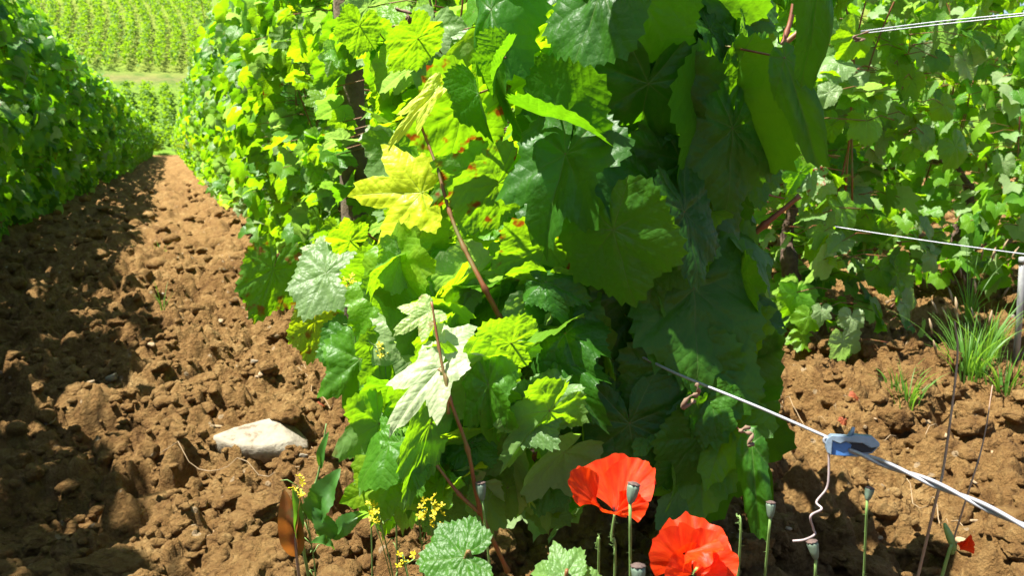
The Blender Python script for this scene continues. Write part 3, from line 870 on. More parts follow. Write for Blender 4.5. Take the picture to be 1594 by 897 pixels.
# lit leaves along the sunny edge of the end face
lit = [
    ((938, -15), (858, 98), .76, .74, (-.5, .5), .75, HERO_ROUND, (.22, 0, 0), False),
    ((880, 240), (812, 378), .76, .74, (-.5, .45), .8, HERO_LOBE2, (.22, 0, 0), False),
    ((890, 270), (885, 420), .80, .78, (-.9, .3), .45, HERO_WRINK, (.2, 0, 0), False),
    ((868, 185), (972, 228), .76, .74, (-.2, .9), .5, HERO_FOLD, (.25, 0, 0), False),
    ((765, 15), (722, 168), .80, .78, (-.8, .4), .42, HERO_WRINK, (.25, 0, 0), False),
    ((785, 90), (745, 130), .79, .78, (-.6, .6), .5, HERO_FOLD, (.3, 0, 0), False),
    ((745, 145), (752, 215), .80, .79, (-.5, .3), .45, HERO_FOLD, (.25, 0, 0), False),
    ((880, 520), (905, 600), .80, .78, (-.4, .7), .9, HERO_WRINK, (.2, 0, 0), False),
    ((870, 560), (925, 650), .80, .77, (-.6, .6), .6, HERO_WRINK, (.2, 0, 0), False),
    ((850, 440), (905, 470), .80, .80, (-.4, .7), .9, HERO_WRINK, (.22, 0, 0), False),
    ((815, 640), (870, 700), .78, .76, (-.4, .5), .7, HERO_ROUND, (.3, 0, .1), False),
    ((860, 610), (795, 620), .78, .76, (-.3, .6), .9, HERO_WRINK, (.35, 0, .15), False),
    # through-lit ones, their glow boosted by a high hue
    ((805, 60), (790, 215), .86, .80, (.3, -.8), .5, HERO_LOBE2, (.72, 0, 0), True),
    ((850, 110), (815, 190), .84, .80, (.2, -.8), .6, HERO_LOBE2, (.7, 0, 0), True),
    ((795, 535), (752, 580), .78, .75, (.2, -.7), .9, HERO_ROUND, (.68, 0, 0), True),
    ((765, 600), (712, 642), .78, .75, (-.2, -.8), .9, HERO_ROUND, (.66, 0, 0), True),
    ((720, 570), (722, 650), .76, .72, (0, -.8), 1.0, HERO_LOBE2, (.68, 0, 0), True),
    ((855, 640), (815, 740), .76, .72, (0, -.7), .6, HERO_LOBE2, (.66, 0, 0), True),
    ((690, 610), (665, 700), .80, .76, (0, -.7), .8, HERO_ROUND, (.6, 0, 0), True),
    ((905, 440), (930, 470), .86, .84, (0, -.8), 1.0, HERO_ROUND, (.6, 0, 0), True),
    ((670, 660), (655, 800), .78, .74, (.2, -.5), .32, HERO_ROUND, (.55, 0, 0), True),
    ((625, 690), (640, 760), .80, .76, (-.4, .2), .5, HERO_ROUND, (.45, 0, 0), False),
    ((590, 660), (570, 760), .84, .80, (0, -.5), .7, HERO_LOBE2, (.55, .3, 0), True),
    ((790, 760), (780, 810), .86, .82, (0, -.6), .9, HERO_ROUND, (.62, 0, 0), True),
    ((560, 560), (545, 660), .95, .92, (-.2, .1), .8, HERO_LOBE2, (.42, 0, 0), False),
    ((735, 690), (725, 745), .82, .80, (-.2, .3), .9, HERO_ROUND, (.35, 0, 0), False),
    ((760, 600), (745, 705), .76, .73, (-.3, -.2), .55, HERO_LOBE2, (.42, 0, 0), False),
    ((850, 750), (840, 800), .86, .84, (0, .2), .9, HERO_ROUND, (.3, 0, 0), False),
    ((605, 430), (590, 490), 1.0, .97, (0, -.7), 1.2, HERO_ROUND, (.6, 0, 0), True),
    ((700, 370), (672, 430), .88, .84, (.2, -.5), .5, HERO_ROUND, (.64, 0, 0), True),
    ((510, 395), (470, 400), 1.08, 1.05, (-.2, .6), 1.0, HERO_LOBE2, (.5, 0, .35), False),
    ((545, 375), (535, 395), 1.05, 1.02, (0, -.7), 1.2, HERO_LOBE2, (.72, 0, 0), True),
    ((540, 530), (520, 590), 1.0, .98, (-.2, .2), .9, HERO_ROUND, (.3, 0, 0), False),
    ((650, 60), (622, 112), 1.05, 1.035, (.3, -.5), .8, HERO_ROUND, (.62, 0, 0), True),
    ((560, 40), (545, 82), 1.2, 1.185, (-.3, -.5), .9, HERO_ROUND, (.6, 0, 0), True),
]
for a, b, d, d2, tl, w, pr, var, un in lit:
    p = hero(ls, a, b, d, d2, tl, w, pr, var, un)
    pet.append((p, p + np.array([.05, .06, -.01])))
for _ in range(150):
    px, py = rg.uniform(560, 880), rg.uniform(400, 800)
    if px < 560 + (py - 400) * .12 or py > 860 - abs(px - 700) * .3: continue
    d = rg.uniform(.80, .96)
    p = np.array(at(px, py, d)) - OFF
    nn = (np.array([-.3, -.15, .5]) if rg.uniform() < .4 else np.array([.1, .85, .6])) + rg.normal(size=3) * .4
    X, Y, N = frame(nn, np.array([-.3, -.3, -.8]) + rg.normal(size=3) * .5)
    pl_ = rg.uniform(.1, .4) if rg.uniform() < .25 else 0  # sheen painted on some leaves as paler colour
    ls.add(PH[rg.integers(10)], X, Y, N, p, rg.uniform(.030, .058), rg.uniform(.8, 1.1), (rg.uniform(.35, .8), 0, pl_))
mesh_obj('foliage', ls.mesh('foliage'), M['leaf'], end_vine)
trunk_part(end_vine, 71, .45, .026)
shoots_part(end_vine, 73, 12, ylo=-.3, yhi=.4, petioles=pet, z1=1.0)

def hero_part(label, a, b, d, d2, tilt, wide, proto, var, under=False):
    l2 = LeafSet(); p = hero(l2, a, b, d, d2, tilt, wide, proto, var, under)
    o = mesh_obj('leaf', l2.mesh('leaf'), M['leaf'], end_vine); o['label'] = label
    return p
hero_part('bright yellow lobed leaf', (656, 300), (560, 284), .86, .82, (-.1, .25), 1.0, HERO_YOUNG, (1.0, 0, 0))
hero_part('folded yellow leaf', (676, 143), (598, 203), .80, .78, (-.3, .5), .30, HERO_YOUNG, (.97, 0, .12))
hero_part('whitish lobed leaf', (684, 573), (608, 652), .74, .71, (-.2, .5), .62, HERO_YOUNG, (.6, 0, .75))
hero_part('small whitish leaf', (692, 535), (748, 515), .76, .74, (-.1, .8), .8, HERO_YOUNG, (.5, 0, .8))
hero_part('small bronzed young leaf', (668, 485), (620, 505), .76, .74, (0, .6), .8, HERO_YOUNG, (.8, .5, .35))
hero_part('pale grey green leaf', (508, 425), (465, 480), 1.02, .98, (-.35, .5), .9, HERO_ROUND, (.3, 0, .2))
hero_part('green leaf with rusty margin', (425, 420), (405, 498), 1.15, 1.12, (.2, 0), .75, HERO_ROUND, (.5, .8, 0))
hero_part('yellowing leaf with orange blotches', (490, 500), (480, 565), 1.1, 1.08, (0, -.3), .7, HERO_ROUND, (.85, .8, 0), True)
hero_part('green leaf with red blotches', (722, 165), (728, 265), .84, .80, (.2, -.6), .8, HERO_ROUND, (.55, 1, 0), True)
hero_part('red-edged leaf with blotches', (742, 268), (690, 320), .84, .81, (.1, -.4), .8, HERO_LOBE2, (.5, 1, 0), True)
hero_part('red-spotted leaf', (775, 285), (745, 375), .82, .79, (.2, -.6), .7, HERO_ROUND, (.55, 1, 0), True)
hero_part('red-spotted broad leaf', (850, 385), (795, 440), .82, .79, (0, -.6), .9, HERO_ROUND, (.6, 1, 0), True)
# green shoots rising in front: one reddish cane with nodes and one young tip
def cane_part(pts, r0, r1, name='cane', mat='cane', nodes=True, label=None):
    sp = Soup(); P = bez([at(*p) for p in pts], 8)
    n = len(P); rad = [r0 + (r1 - r0) * i / n for i in range(n)]
    if nodes:
        for i in range(0, n, 8): rad[i] *= 1.5
    P = [p - Vector((EVX, EVY, 0)) for p in P]
    sp.tube(P, rad, 8, .06, 3)
    o = sp.build(name, M[mat], end_vine)
    if label: o['label'] = label
    return o
cane_part([(655, 195, .84), (680, 260, .83), (700, 330, .82), (722, 385, .81), (755, 450, .80), (778, 495, .82)], .0013, .0028, label='reddish brown cane')
cane_part([(672, 470, .74), (683, 540, .735), (700, 620, .73), (728, 700, .74), (748, 795, .76), (790, 890, .80)], .0010, .0023, label='long reddish cane with pale leaves')
cane_part([(748, 800, .76), (715, 770, .76), (680, 725, .76)], .002, .0012)
cane_part([(683, 575, .735), (695, 590, .73), (698, 645, .73)], .0012, .0014)
cane_part([(1150, 385, .95), (1190, 350, .93), (1245, 305, .92)], .004, .0025)
cane_part([(1180, 130, .9), (1215, 75, .88), (1262, 35, .87)], .004, .0025)
cane_part([(1185, 125, .9), (1225, 50, .9), (1240, -30, .9)], .003, .002)
cane_part([(935, 110, .84), (940, 200, .86), (930, 310, .88)], .004, .005)

# wooden post inside the row
p0 = ground_at(560, 520)
post = empty('wooden_post', (0.385, 1.93, 0)); tag(post, 'dark weathered wooden post half hidden among the sunlit leaves', 'post')
sp = Soup(); sp.tube([(0, 0, -.1), (0.003, 0, .4), (0, 0.004, .8), (0.004, 0, 1.2), (0, 0, 1.5)], .032, 14, .1, 4)
sp.build('post_shaft', M['wood'], post)

# ------------------------------------------------------------------ far rows on the opposite slope
def far_row_mesh(seed, curve, length, y0, x0, dens=46, blocks=False, top=1.5):
    rg = np.random.default_rng(seed); n = int(length * dens)
    t = rg.uniform(0, length, n)
    X = x0 + curve(t) + rg.normal(size=n) * .20
    Y = y0 + t
    xz = x0 + curve(t)
    Zg = base_height(xz, Y)
    h = .25 + (top - .25) * rg.uniform(0, 1, n) ** .8
    h = h * (1 + .14 * vnoise(t * 1.3, t * 0 + seed, s=3))
    C = np.stack([X, Y, Zg + h], -1)
    N = rg.normal(size=(n, 3)); N[:, 2] = np.abs(N[:, 2]) + .4; N /= np.linalg.norm(N, axis=1, keepdims=True)
    A = np.cross(N, rg.normal(size=(n, 3))); A /= np.linalg.norm(A, axis=1, keepdims=True)
    B = np.cross(N, A); s = rg.uniform(.08, .16, n)[:, None]
    V = np.stack([C - A * s, C - B * s * .8, C + A * s, C + B * s * .8], 1)
    o = np.array([x0, y0, 0])
    return np_mesh('foliage', V.reshape(-1, 3) - o, [np.arange(4 * n).reshape(n, 4)], False), o
GH = 'vine rows climbing the opposite hillside'
for i in range(44):
    x0 = -27 + i * 1.15
    fan = (x0 + 3) * .35
    def curve(t, x0=x0, fan=fan): return -7.0 * (t / 55) ** 2 + fan * (t / 55) + .6 * np.sin(t * .12 + x0 * .1)
    me, o = far_row_mesh(500 + i, curve, 58, 73.5, x0)
    r = mesh_obj('vine_row', me, M['far_leaf']); r.location = o
    tag(r, 'distant green vine row climbing the opposite hillside', 'vine row', GH)
GB = 'vine rows in the lower block past the path end'
for i in range(16):
    x0 = -12.0 + i * 1.25
    me, o = far_row_mesh(560 + i, lambda t: 0 * t, 9, 47.5, x0, dens=90, top=1.45)
    r = mesh_obj('vine_row', me, M['far_leaf']); r.location = o
    tag(r, 'distant vine row in the lower block past the end of the soil path', 'vine row', GB)
for i in range(16):
    x0 = -12.6 + i * 1.25
    me, o = far_row_mesh(600 + i, lambda t: 0 * t, 8.5, 58, x0, dens=80, top=.95)
    r = mesh_obj('vine_row', me, M['far_leaf']); r.location = o
    tag(r, 'low distant vine row on the gentle slope below the hillside rows', 'vine row', 'low vine rows on the gentle slope')
GT = 'dark trees along the hilltop'
for i in range(16):
    rgt = np.random.default_rng(900 + i)
    x = -44 + i * 4.2 + rgt.uniform(-1, 1); y = 134 + rgt.uniform(-2, 2)
    z = float(base_height(np.array([x]), np.array([y]))[0]); hh = rgt.uniform(5, 8)
    tr = empty('tree', (x, y, z)); tag(tr, 'dark tree standing along the top edge of the hill', 'tree', GT)
    sp = Soup(); sp.tube([(0, 0, -.3), (.1, 0, hh * .3), (0, .1, hh * .6)], [.22, .17, .1], 8, .1, i); sp.build('trunk', M['bark'], tr)
    n = 900
    c = rgt.normal(size=(n, 3)); c /= np.linalg.norm(c, axis=1, keepdims=True)
    rr = (rgt.uniform(0, 1, n) ** .4) * (1 + .35 * vnoise(c[:, 0] * 2 + i, c[:, 1] * 2, c[:, 2] * 2))
    C = c * rr[:, None] * [hh * .42, hh * .42, hh * .40] + [0, 0, hh * .62]
    A = rgt.normal(size=(n, 3)); A /= np.linalg.norm(A, axis=1, keepdims=True); B = np.cross(A, rgt.normal(size=(n, 3))); B /= np.linalg.norm(B, axis=1, keepdims=True)
    s = rgt.uniform(.2, .4, n)[:, None]
    V = np.stack([C - A * s, C - B * s, C + A * s, C + B * s], 1)
    if 'treeleaf' not in M: M['treeleaf'] = simple_mat('tree_leaf', (0.03, 0.07, 0.015), .7, noise=.4, nscale=.6, bump=0)
    mesh_obj('crown', np_mesh('crown', V.reshape(-1, 3), [np.arange(4 * n).reshape(n, 4)], False), M['treeleaf'], tr)

# ------------------------------------------------------------------ wires, tensioner, stake
def wire(name, pts, r, mat, label, k=8):
    sp = Soup(); sp.tube(bez(pts, 14) if len(pts) > 2 else pts, r, k)
    o = sp.build(name, M[mat]); tag(o, label, 'wire'); return o
TA = at(1294, 684, .66)
wire('anchor_wire', [at(978, 545, .86), at(1000, 556, .845), at(1060, 585, .80), at(1180, 634, .73), TA], .00135, 'wire', 'thin grey wire running from the end vine down to the wire tensioner')
# twisted pair beyond the tensioner
sp = Soup()
q0, q1, q2 = at(1322, 701, .648), at(1480, 765, .58), at(1680, 862, .50)
line = bez([q0, q1, q2], 60)
for ph in (0, math.pi):
    pts = []
    for i, p in enumerate(line):
        a = ph + i * 2 * math.pi / 56 + .6
        rr = .0021 * min(1, i / 12 + .15)
        pts.append(p + (Rv * -.4 + Uv * .9).normalized() * rr * math.cos(a) - Fv * rr * math.sin(a))
    sp.tube(pts, .00155, 8)
o = sp.build('anchor_wire', M['wire']); tag(o, 'doubled twisted grey wire leaving the wire tensioner on its lower side', 'wire')
wire('wire_tail', [at(1290, 690, .655), at(1290, 740, .655), at(1286, 762, .655), at(1271, 782, .655), at(1279, 793, .65), at(1262, 804, .645), at(1266, 824, .65), at(1268, 833, .65), at(1252, 841, .645), at(1234, 843, .645)], .0009, 'oldwire', 'thin crinkled loose wire end hanging below the wire tensioner')
# the tensioner: cast body, recess plate in shade blue, black plate painting the mouth's shade, pin
ten = empty('wire_tensioner', at(1325, 694, .65)); tag(ten, 'small blue grey cast metal wire tensioner gripping the anchor wire', 'wire tensioner')
ax = (at(1362, 697, .65) - at(1288, 690, .66)); Lt = ax.length; ax.normalize()
upv = (Uv - ax * Uv.dot(ax)).normalized(); outv = ax.cross(upv); outv = -outv if outv.dot(Fv) > 0 else outv   # outv: toward the viewer
def tp(a, b, c): return list(ax * a + upv * b + outv * c)
def slab(outline, c0, c1, bev=.0012):
    """outline in (along, up), extruded along the depth, edges softened"""
    s = Soup(); ou = np.array(outline); cen = ou.mean(0)
    rings = []
    for c, k in ((c0, .0), (c0, .93), (c0 + bev * .5, 1.0), (c1 - bev * .5, 1.0), (c1, .93), (c1, .0)):
        rings.append([tp(*((cen + (o_ - cen) * k)), c) for o_ in ou])
    s.grid(np.array(rings), True); return s
h = Lt / 2
def plate(name, outline, c0, c1, mat, bev):
    """outline traced in mm-scale steps; a real cast plate with softened edges"""
    bm = bmesh.new()
    k = 7.8e-5
    lo = [bm.verts.new(tp((x - 665) * k, -(y - 355) * k, c0)) for x, y in outline]
    hi = [bm.verts.new(tp((x - 665) * k, -(y - 355) * k, c1)) for x, y in outline]
    n = len(outline)
    bm.faces.new(lo[::-1]); bm.faces.new(hi)
    for i in range(n): bm.faces.new((lo[i], lo[(i + 1) % n], hi[(i + 1) % n], hi[i]))
    bmesh.ops.recalc_face_normals(bm, faces=bm.faces)
    bmesh.ops.bevel(bm, geom=list(bm.edges), offset=bev, segments=2, affect='EDGES', profile=.5)
    bmesh.ops.triangulate(bm, faces=[f for f in bm.faces if len(f.verts) > 4])
    me = bpy.data.meshes.new(name); bm.to_mesh(me); bm.free()
    return mesh_obj(name, me, M[mat], ten)
plate('body', [(418, 355), (432, 300), (472, 264), (640, 262), (690, 240), (850, 242), (912, 300), (908, 350), (860, 410), (720, 462), (482, 466), (425, 412)], -.006, .0018, 'zinc', .0005)
plate('recess', [(484, 322), (560, 345), (610, 318), (665, 345), (650, 400), (700, 446), (600, 460), (484, 463)], .0017, .0027, 'zinc_shade', .0002)
plate('mouth_shade', [(640, 322), (770, 320), (830, 356), (895, 350), (850, 400), (740, 412), (655, 400), (668, 345)], .0017, .0022, 'black', .0001)
plate('flange', [(418, 350), (432, 298), (474, 258), (640, 258), (692, 234), (852, 238), (918, 298), (914, 334), (836, 350), (768, 312), (604, 310), (556, 338), (484, 314), (480, 462), (438, 438)], .0016, .0058, 'zinc', .0006)
s = Soup(); s.tube([tp(-h * .12, .006, 0), tp(h * .02, .0115, 0), tp(h * .05, .0145, 0)], [.0022, .0017, .0012], 10); s.build('pin', M['zinc'], ten)
s = Soup(); ring = [tp(-h * 1.02 + .0024 * math.cos(a), .0022 + .0024 * math.sin(a), .001) for a in np.linspace(0, 6.3, 14)]; s.tube(ring, .0012, 8); s.build('loop', M['wire'], ten)

wire('trellis_wire', [at(1300, 353, 1.75), at(1450, 376, 1.62), at(1640, 402, 1.5)], .0012, 'wire', 'grey trellis wire stretched low from the second row past its trunk')
sp = Soup()
for dz in (0, .0045):
    sp.tube(bez([at(1340, 52, 1.62) + Vector((0, 0, dz)), at(1470, 37, 1.5) + Vector((0, 0, dz * 1.2)), at(1660, 17, 1.35) + Vector((0, 0, dz * .6))], 10), .0012, 8)
o = sp.build('trellis_wire', M['wire']); tag(o, 'pair of grey trellis wires stretched high in front of the third row', 'wire')
stk = empty('metal_stake', ground_at(1582, 575)); tag(stk, 'pale grey metal stake leaning at the end of the third row', 'stake')
b0 = ground_at(1582, 575); tpnt = at(1592, 405, 2.15) - b0
sp = Soup(); sp.tube([(0, 0, -.1), tuple(tpnt * .5), tuple(tpnt)], .008, 10); sp.build('stake_shaft', M['stake'], stk)
sp = Soup(); sp.tube([tuple(tpnt * .97), tuple(tpnt * 1.02)], .0095, 10); sp.build('stake_cap', M['stake'], stk)

# ------------------------------------------------------------------ stones
def stone(name, loc, dims, rot, mat, seed, label, group=None, cut=6, sub=4):
    bm = bmesh.new(); bmesh.ops.create_icosphere(bm, subdivisions=sub, radius=1)
    V = np.array([v.co[:] for v in bm.verts]); F = np.array([[v.index for v in f.verts] for f in bm.faces]); bm.free()
    rg = np.random.default_rng(seed)
    V = V * (1 + .12 * fbm(V[:, 0] * 1.5 + seed, V[:, 1] * 1.5, V[:, 2] * 1.5, 3))[:, None]
    for _ in range(cut):
        d = rg.normal(size=3) * [1, 1, .6]; d /= np.linalg.norm(d); h_ = V @ d; c = rg.uniform(.55, .85)
        V = V - np.outer(np.clip(h_ - c, 0, None), d)
    V = V - np.outer(np.clip(V[:, 2] - .45, 0, None) * .92, [0, 0, 1])
    V = V + .02 * np.stack([fbm(V[:, 0] * 6, V[:, 1] * 6, V[:, 2] * 6 + k, 3) for k in range(3)], -1)
    V = V * dims
    o = mesh_obj(name, np_mesh(name, V, [F]), mat); o.location = loc; o.rotation_euler = rot
    tag(o, label, 'stone', group); return o
p = ground_at(410, 704)
stone('stone', (p.x, p.y, zs(p.x, p.y) * .3 + .026), (.098, .058, .045), (.30, .04, -.35), M['stone'], 31, 'large flat white limestone slab lying on the soil beside the vine', cut=4)
chips = [((270, 780), .016, 'white limestone chip near the bottom of the path'), ((385, 762), .010, None), ((340, 380), .020, None), ((240, 460), .030, 'broad tan flat stone in the middle of the path'), ((372, 465), .020, None), ((340, 690), .009, None), ((470, 740), .012, None), ((450, 882), .013, None), ((305, 418), .010, None), ((395, 560), .012, None), ((1500, 592), .022, 'pale squarish stone standing by the grass tuft'), ((1385, 472), .015, None), ((1570, 500), .03, None), ((1415, 505), .014, None), ((1335, 500), .016, None), ((1525, 690), .009, None), ((1465, 845), .012, None), ((1320, 845), .006, None), ((1565, 845), .008, None), ((1210, 650), .010, None), ((1180, 795), .008, None), ((75, 655), .016, None), ((158, 768), .012, None), ((60, 735), .012, None), ((175, 600), .018, 'squared grey stone in the shade of the path'), ((130, 500), .012, None), ((505, 460), .01, None), ((290, 790), .007, None)]
for i, (pp, r, lab) in enumerate(chips):
    p = ground_at(*pp)
    stone('stone', (p.x, p.y, zs(p.x, p.y) + r * .25), (r * random.uniform(1, 1.4), r * random.uniform(.7, 1), r * random.uniform(.5, .8)), (random.uniform(-.4, .4), random.uniform(-.4, .4), random.uniform(0, 6)), M['chip'] if i % 3 else M['stone'], 40 + i, lab or 'small pale limestone chip lying among the brown clods', None if lab else 'limestone chips among the clods', sub=3)

rgc = np.random.default_rng(5)
for i in range(110):
    px, py = (rgc.uniform(0, 560), rgc.uniform(380, 890)) if i % 2 else (rgc.uniform(1130, 1590), rgc.uniform(500, 890))
    p = ground_at(px, py); rr = rgc.uniform(.003, .0085) * (1 + .5 * (p.y > 1.8))
    stone('stone', (p.x, p.y, zs(p.x, p.y) + rr * .3), (rr * rgc.uniform(1, 1.5), rr, rr * rgc.uniform(.5, .8)), (rgc.uniform(-.5, .5), rgc.uniform(-.5, .5), rgc.uniform(0, 6)), M['chip'], 200 + i, 'small pale limestone chip lying among the brown clods', 'limestone chips among the clods', sub=2)

# ------------------------------------------------------------------ poppies
def petal(root, base, tip, side, n, width, cup, crinkle, seed, roll=0.0, fold=0.0):
    """fan-shaped petal from base to tip; n is roughly its inner face"""
    base, tip = Vector(base), Vector(tip); L_ = (tip - base).length; y = (tip - base).normalized()
    n = Vector(n); n = (n - y * n.dot(y)).normalized(); x = y.cross(n) * side
    nu, nv = 41, 25; P = np.zeros((nv, nu, 3)); UVs = np.zeros((nv, nu, 2))
    rg = np.random.default_rng(seed)
    uu, vv = np.meshgrid(np.linspace(-1, 1, nu), np.linspace(0, 1, nv))
    NA = vnoise(uu * 2.6 + seed * 3.1, vv * 1.6 + seed, s=seed); NB = vnoise(uu * 8 + seed, vv * 3.0, s=seed + 9); NE = fbm(uu[0] * 4 + seed * 1.7, uu[0] * 0, o=3, s=seed)
    for j in range(nv):
        v = j / (nv - 1)
        for i in range(nu):
            u = i / (nu - 1) * 2 - 1
            ang = u * 1.25
            rr = v * (1 - .10 * u * u)
            r_edge = 1 + .13 * NE[i] * v
            xx = math.sin(ang) * rr * width * .52 * (.35 + .65 * v) * 1.15
            yy = (math.cos(ang * .8) * rr) * L_ * r_edge + (v * (1 - v)) * .0
            zz = cup * L_ * (v * v * .5 + (xx / width) ** 2 * 1.6) + crinkle * v * (2.2 * NA[j, i] + 1.1 * NB[j, i] * v + rg.normal() * .06) + fold * max(0, v - .7) ** 2 * L_
            P[j, i] = list(base + x * xx + y * yy + n * zz); UVs[j, i] = (i / (nu - 1), v)
    s = Soup(); s.grid(P - np.array(root.location))
    me = np_mesh('petal', np.concatenate(s.V), s.Q)
    uv = me.uv_layers.new(name='petal'); q = s.Q[0].ravel(); uv.data.foreach_set('uv', UVs.reshape(-1, 2)[q].astype(np.float32).ravel())
    return mesh_obj('petal', me, M['poppy'], root)
def local_tube(root, name, pts, rad, mat, hairs=0, k=8):
    s = Soup(); P = bez([Vector(p) - root.location for p in pts], 8)
    s.tube(P, rad if not hasattr(rad, '__len__') else list(np.interp(np.linspace(0, 1, len(P)), np.linspace(0, 1, len(rad)), rad)), k)
    for _ in range(hairs):
        p = P[random.randrange(1, len(P) - 1)]; d = Vector((random.gauss(0, 1), random.gauss(0, 1), random.gauss(0, .3))).normalized()
        q = p + Vector((0, 0, random.uniform(-.006, .006)))
        s.tube([q, q + d * random.uniform(.002, .0038)], [.00022, .00008], 3)
    return s.build(name, M[mat], root)
def ground_foot(px, d):
    """ground point under the ray column px at view depth d"""
    p = at(px, 448.5, d); return Vector((p.x, p.y, zs(p.x, p.y) - .01))

pop = empty('poppy', tuple(ground_foot(958, .66))); tag(pop, 'open red poppy on a thin stem, the upper of the two blooms', 'poppy', 'red poppies in bloom')
c = at(957, 800, .645)
local_tube(pop, 'stem', [ground_foot(958, .66), at(957, 892, .65), at(952, 840, .648), c], .0011, 'greenstem', 60)
petal(pop, c + Fv * .004, at(952, 712, .665), 1, -Fv + Uv * .3, .066, .10, .0012, 1)
petal(pop, c, at(1004, 722, .655), 1, -Fv - Rv * .6, .040, .18, .0010, 2, fold=.2)
petal(pop, at(932, 790, .638), at(886, 738, .628), 1, -Fv + Uv * .5 + Rv * .3, .030, .2, .0014, 3)
petal(pop, c - Fv * .004, at(935, 795, .615), 1, Uv + -Fv * .5, .03, .1, .002, 5)
petal(pop, c, at(1004, 775, .635), 1, -Fv - Rv * .2, .026, .12, .0008, 4)

pop2 = empty('poppy', tuple(ground_foot(1078, .64))); tag(pop2, 'open red poppy with crumpled petals, the lower of the two blooms', 'poppy', 'red poppies in bloom')
c = at(1078, 893, .60)
local_tube(pop2, 'stem', [ground_foot(1078, .64), at(1085, 935, .61), c], .0012, 'greenstem', 30)
petal(pop2, c + Fv * .004, at(1085, 806, .625), 1, -Fv + Uv * .4, .052, .12, .0013, 11)
petal(pop2, c, at(1022, 828, .60), 1, -Fv + Rv * .3, .044, .14, .0008, 12)
petal(pop2, c, at(1128, 838, .605), 1, -Fv - Rv * .3, .044, .16, .0010, 13)
petal(pop2, at(1062, 862, .592), at(1118, 874, .566), 1, Uv * 1.0 - Fv * .5, .040, .12, .0030, 14)
petal(pop2, c - Fv * .002, at(1132, 890, .59), 1, -Fv + Uv * .1, .034, .1, .0008, 15)
petal(pop2, c - Fv * .002, at(1040, 874, .585), 1, -Fv + Uv * .2, .04, .12, .0008, 16)

# small unopened poppy on the right
pb = empty('poppy', tuple(ground_foot(1462, .70))); tag(pb, 'half-closed small red poppy drooping on a bent stem under the twisted wire', 'poppy')
local_tube(pb, 'stem', [ground_foot(1450, .70), at(1470, 885, .69), at(1483, 862, .688), at(1488, 845, .685)], .0014, 'greenstem', 20)
s = Soup(); a0 = at(1487, 858, .685); s.lathe(a0 - pb.location, (at(1470, 815, .685) - a0), [(0, .001), (.004, .0028), (.012, .0032), (.02, .0022), (.024, .0012), (.024, 0)], 10); s.build('bud_sheath', M['greenstem'], pb)
for k in range(3):
    petal(pb, at(1494, 858, .685), at(1506 + k * 2, 830 + k * 6, .682 - k * .002), 1, Rv * (1 - k * .6) - Fv, .014, .3, .0006, 21 + k)

def seed_head(px, py, d, foot_px, label, hgt=.015, r=.0044, lean=0.0, hairs=50, foot_d=None):
    top = at(px, py, d); ft = ground_foot(foot_px, foot_d or d + .02)
    root = empty('poppy_seed_head', tuple(ft)); tag(root, label, 'poppy seed head', 'poppy seed heads')
    base = top - Uv * hgt
    mid = (ft + base) / 2 + Rv * random.uniform(-.009, .009)
    lean = lean or random.uniform(-.25, .25); hgt *= random.uniform(.88, 1.1); r *= random.uniform(.85, 1.1)
    local_tube(root, 'stem', [ft, mid, base], [.0012, .0010, .0012], 'greenstem', hairs)
    s = Soup(); axv = Uv + Rv * lean
    s.lathe(base - root.location, axv, [(0, .0014), (.002, .0026), (hgt * .4, r * .82), (hgt * .75, r), (hgt * .9, r * .92), (hgt * .92, 0)], 24, .05, 8); s.build('capsule', M['capsule'], root)
    s = Soup(); s.lathe(base - root.location + axv.normalized() * hgt * .9, axv, [(0, r * .9), (.0003, r * 1.03), (.0009, r * .98), (.0020, r * .4), (.0022, 0)], 32, .09, 8); s.build('disc', M['capdisc'], root)
seed_head(981, 752, .60, 984, 'ribbed seed head standing in front of the upper red bloom')
seed_head(994, 879, .52, 994, 'seed head cut by the picture bottom, beneath the upper red bloom')
seed_head(1199, 782, .72, 1190, 'seed head on a curved stem between the lower poppy and the wire tail', hgt=.014)
seed_head(1270, 843, .68, 1274, 'seed head directly under the hanging wire end', hgt=.015)
seed_head(1350, 756, .78, 1358, 'tall seed head below the wire tensioner against bare soil', hgt=.014)
seed_head(751, 750, .74, 775, 'green seed head standing among the lit vine leaves by the reddish cane', hgt=.017)
def bare_stem(pts, label, r=.0011, mat='greenstem', name='plant_stalk', cat='stalk', hairs=30):
    root = empty(name, tuple(pts[0])); tag(root, label, cat)
    local_tube(root, 'stalk', pts, [r * 1.3, r, r * .7], mat, hairs); return root
bare_stem([ground_foot(1160, .74), at(1152, 850, .72), at(1146, 800, .72)], 'short bare green stem beside the lower poppy')
bare_stem([ground_foot(935, .72), at(932, 870, .70), at(928, 850, .70)], 'short withered green stalk leaning under the upper poppy')
bare_stem([ground_foot(1425, .72), at(1452, 800, .72), at(1470, 720, .73), at(1490, 560, .76), at(1486, 500, .77)], 'tall thin dry brown stem crossing the twisted wire', .0011, 'twig', 'dry_grass_stalk', 'dry stalk', 0)
bare_stem([ground_foot(1450, .78), at(1500, 790, .78), at(1530, 690, .80), at(1545, 600, .82)], 'second dry brown stem leaning behind the twisted wire', .0008, 'twig', 'dry_grass_stalk', 'dry stalk', 0)

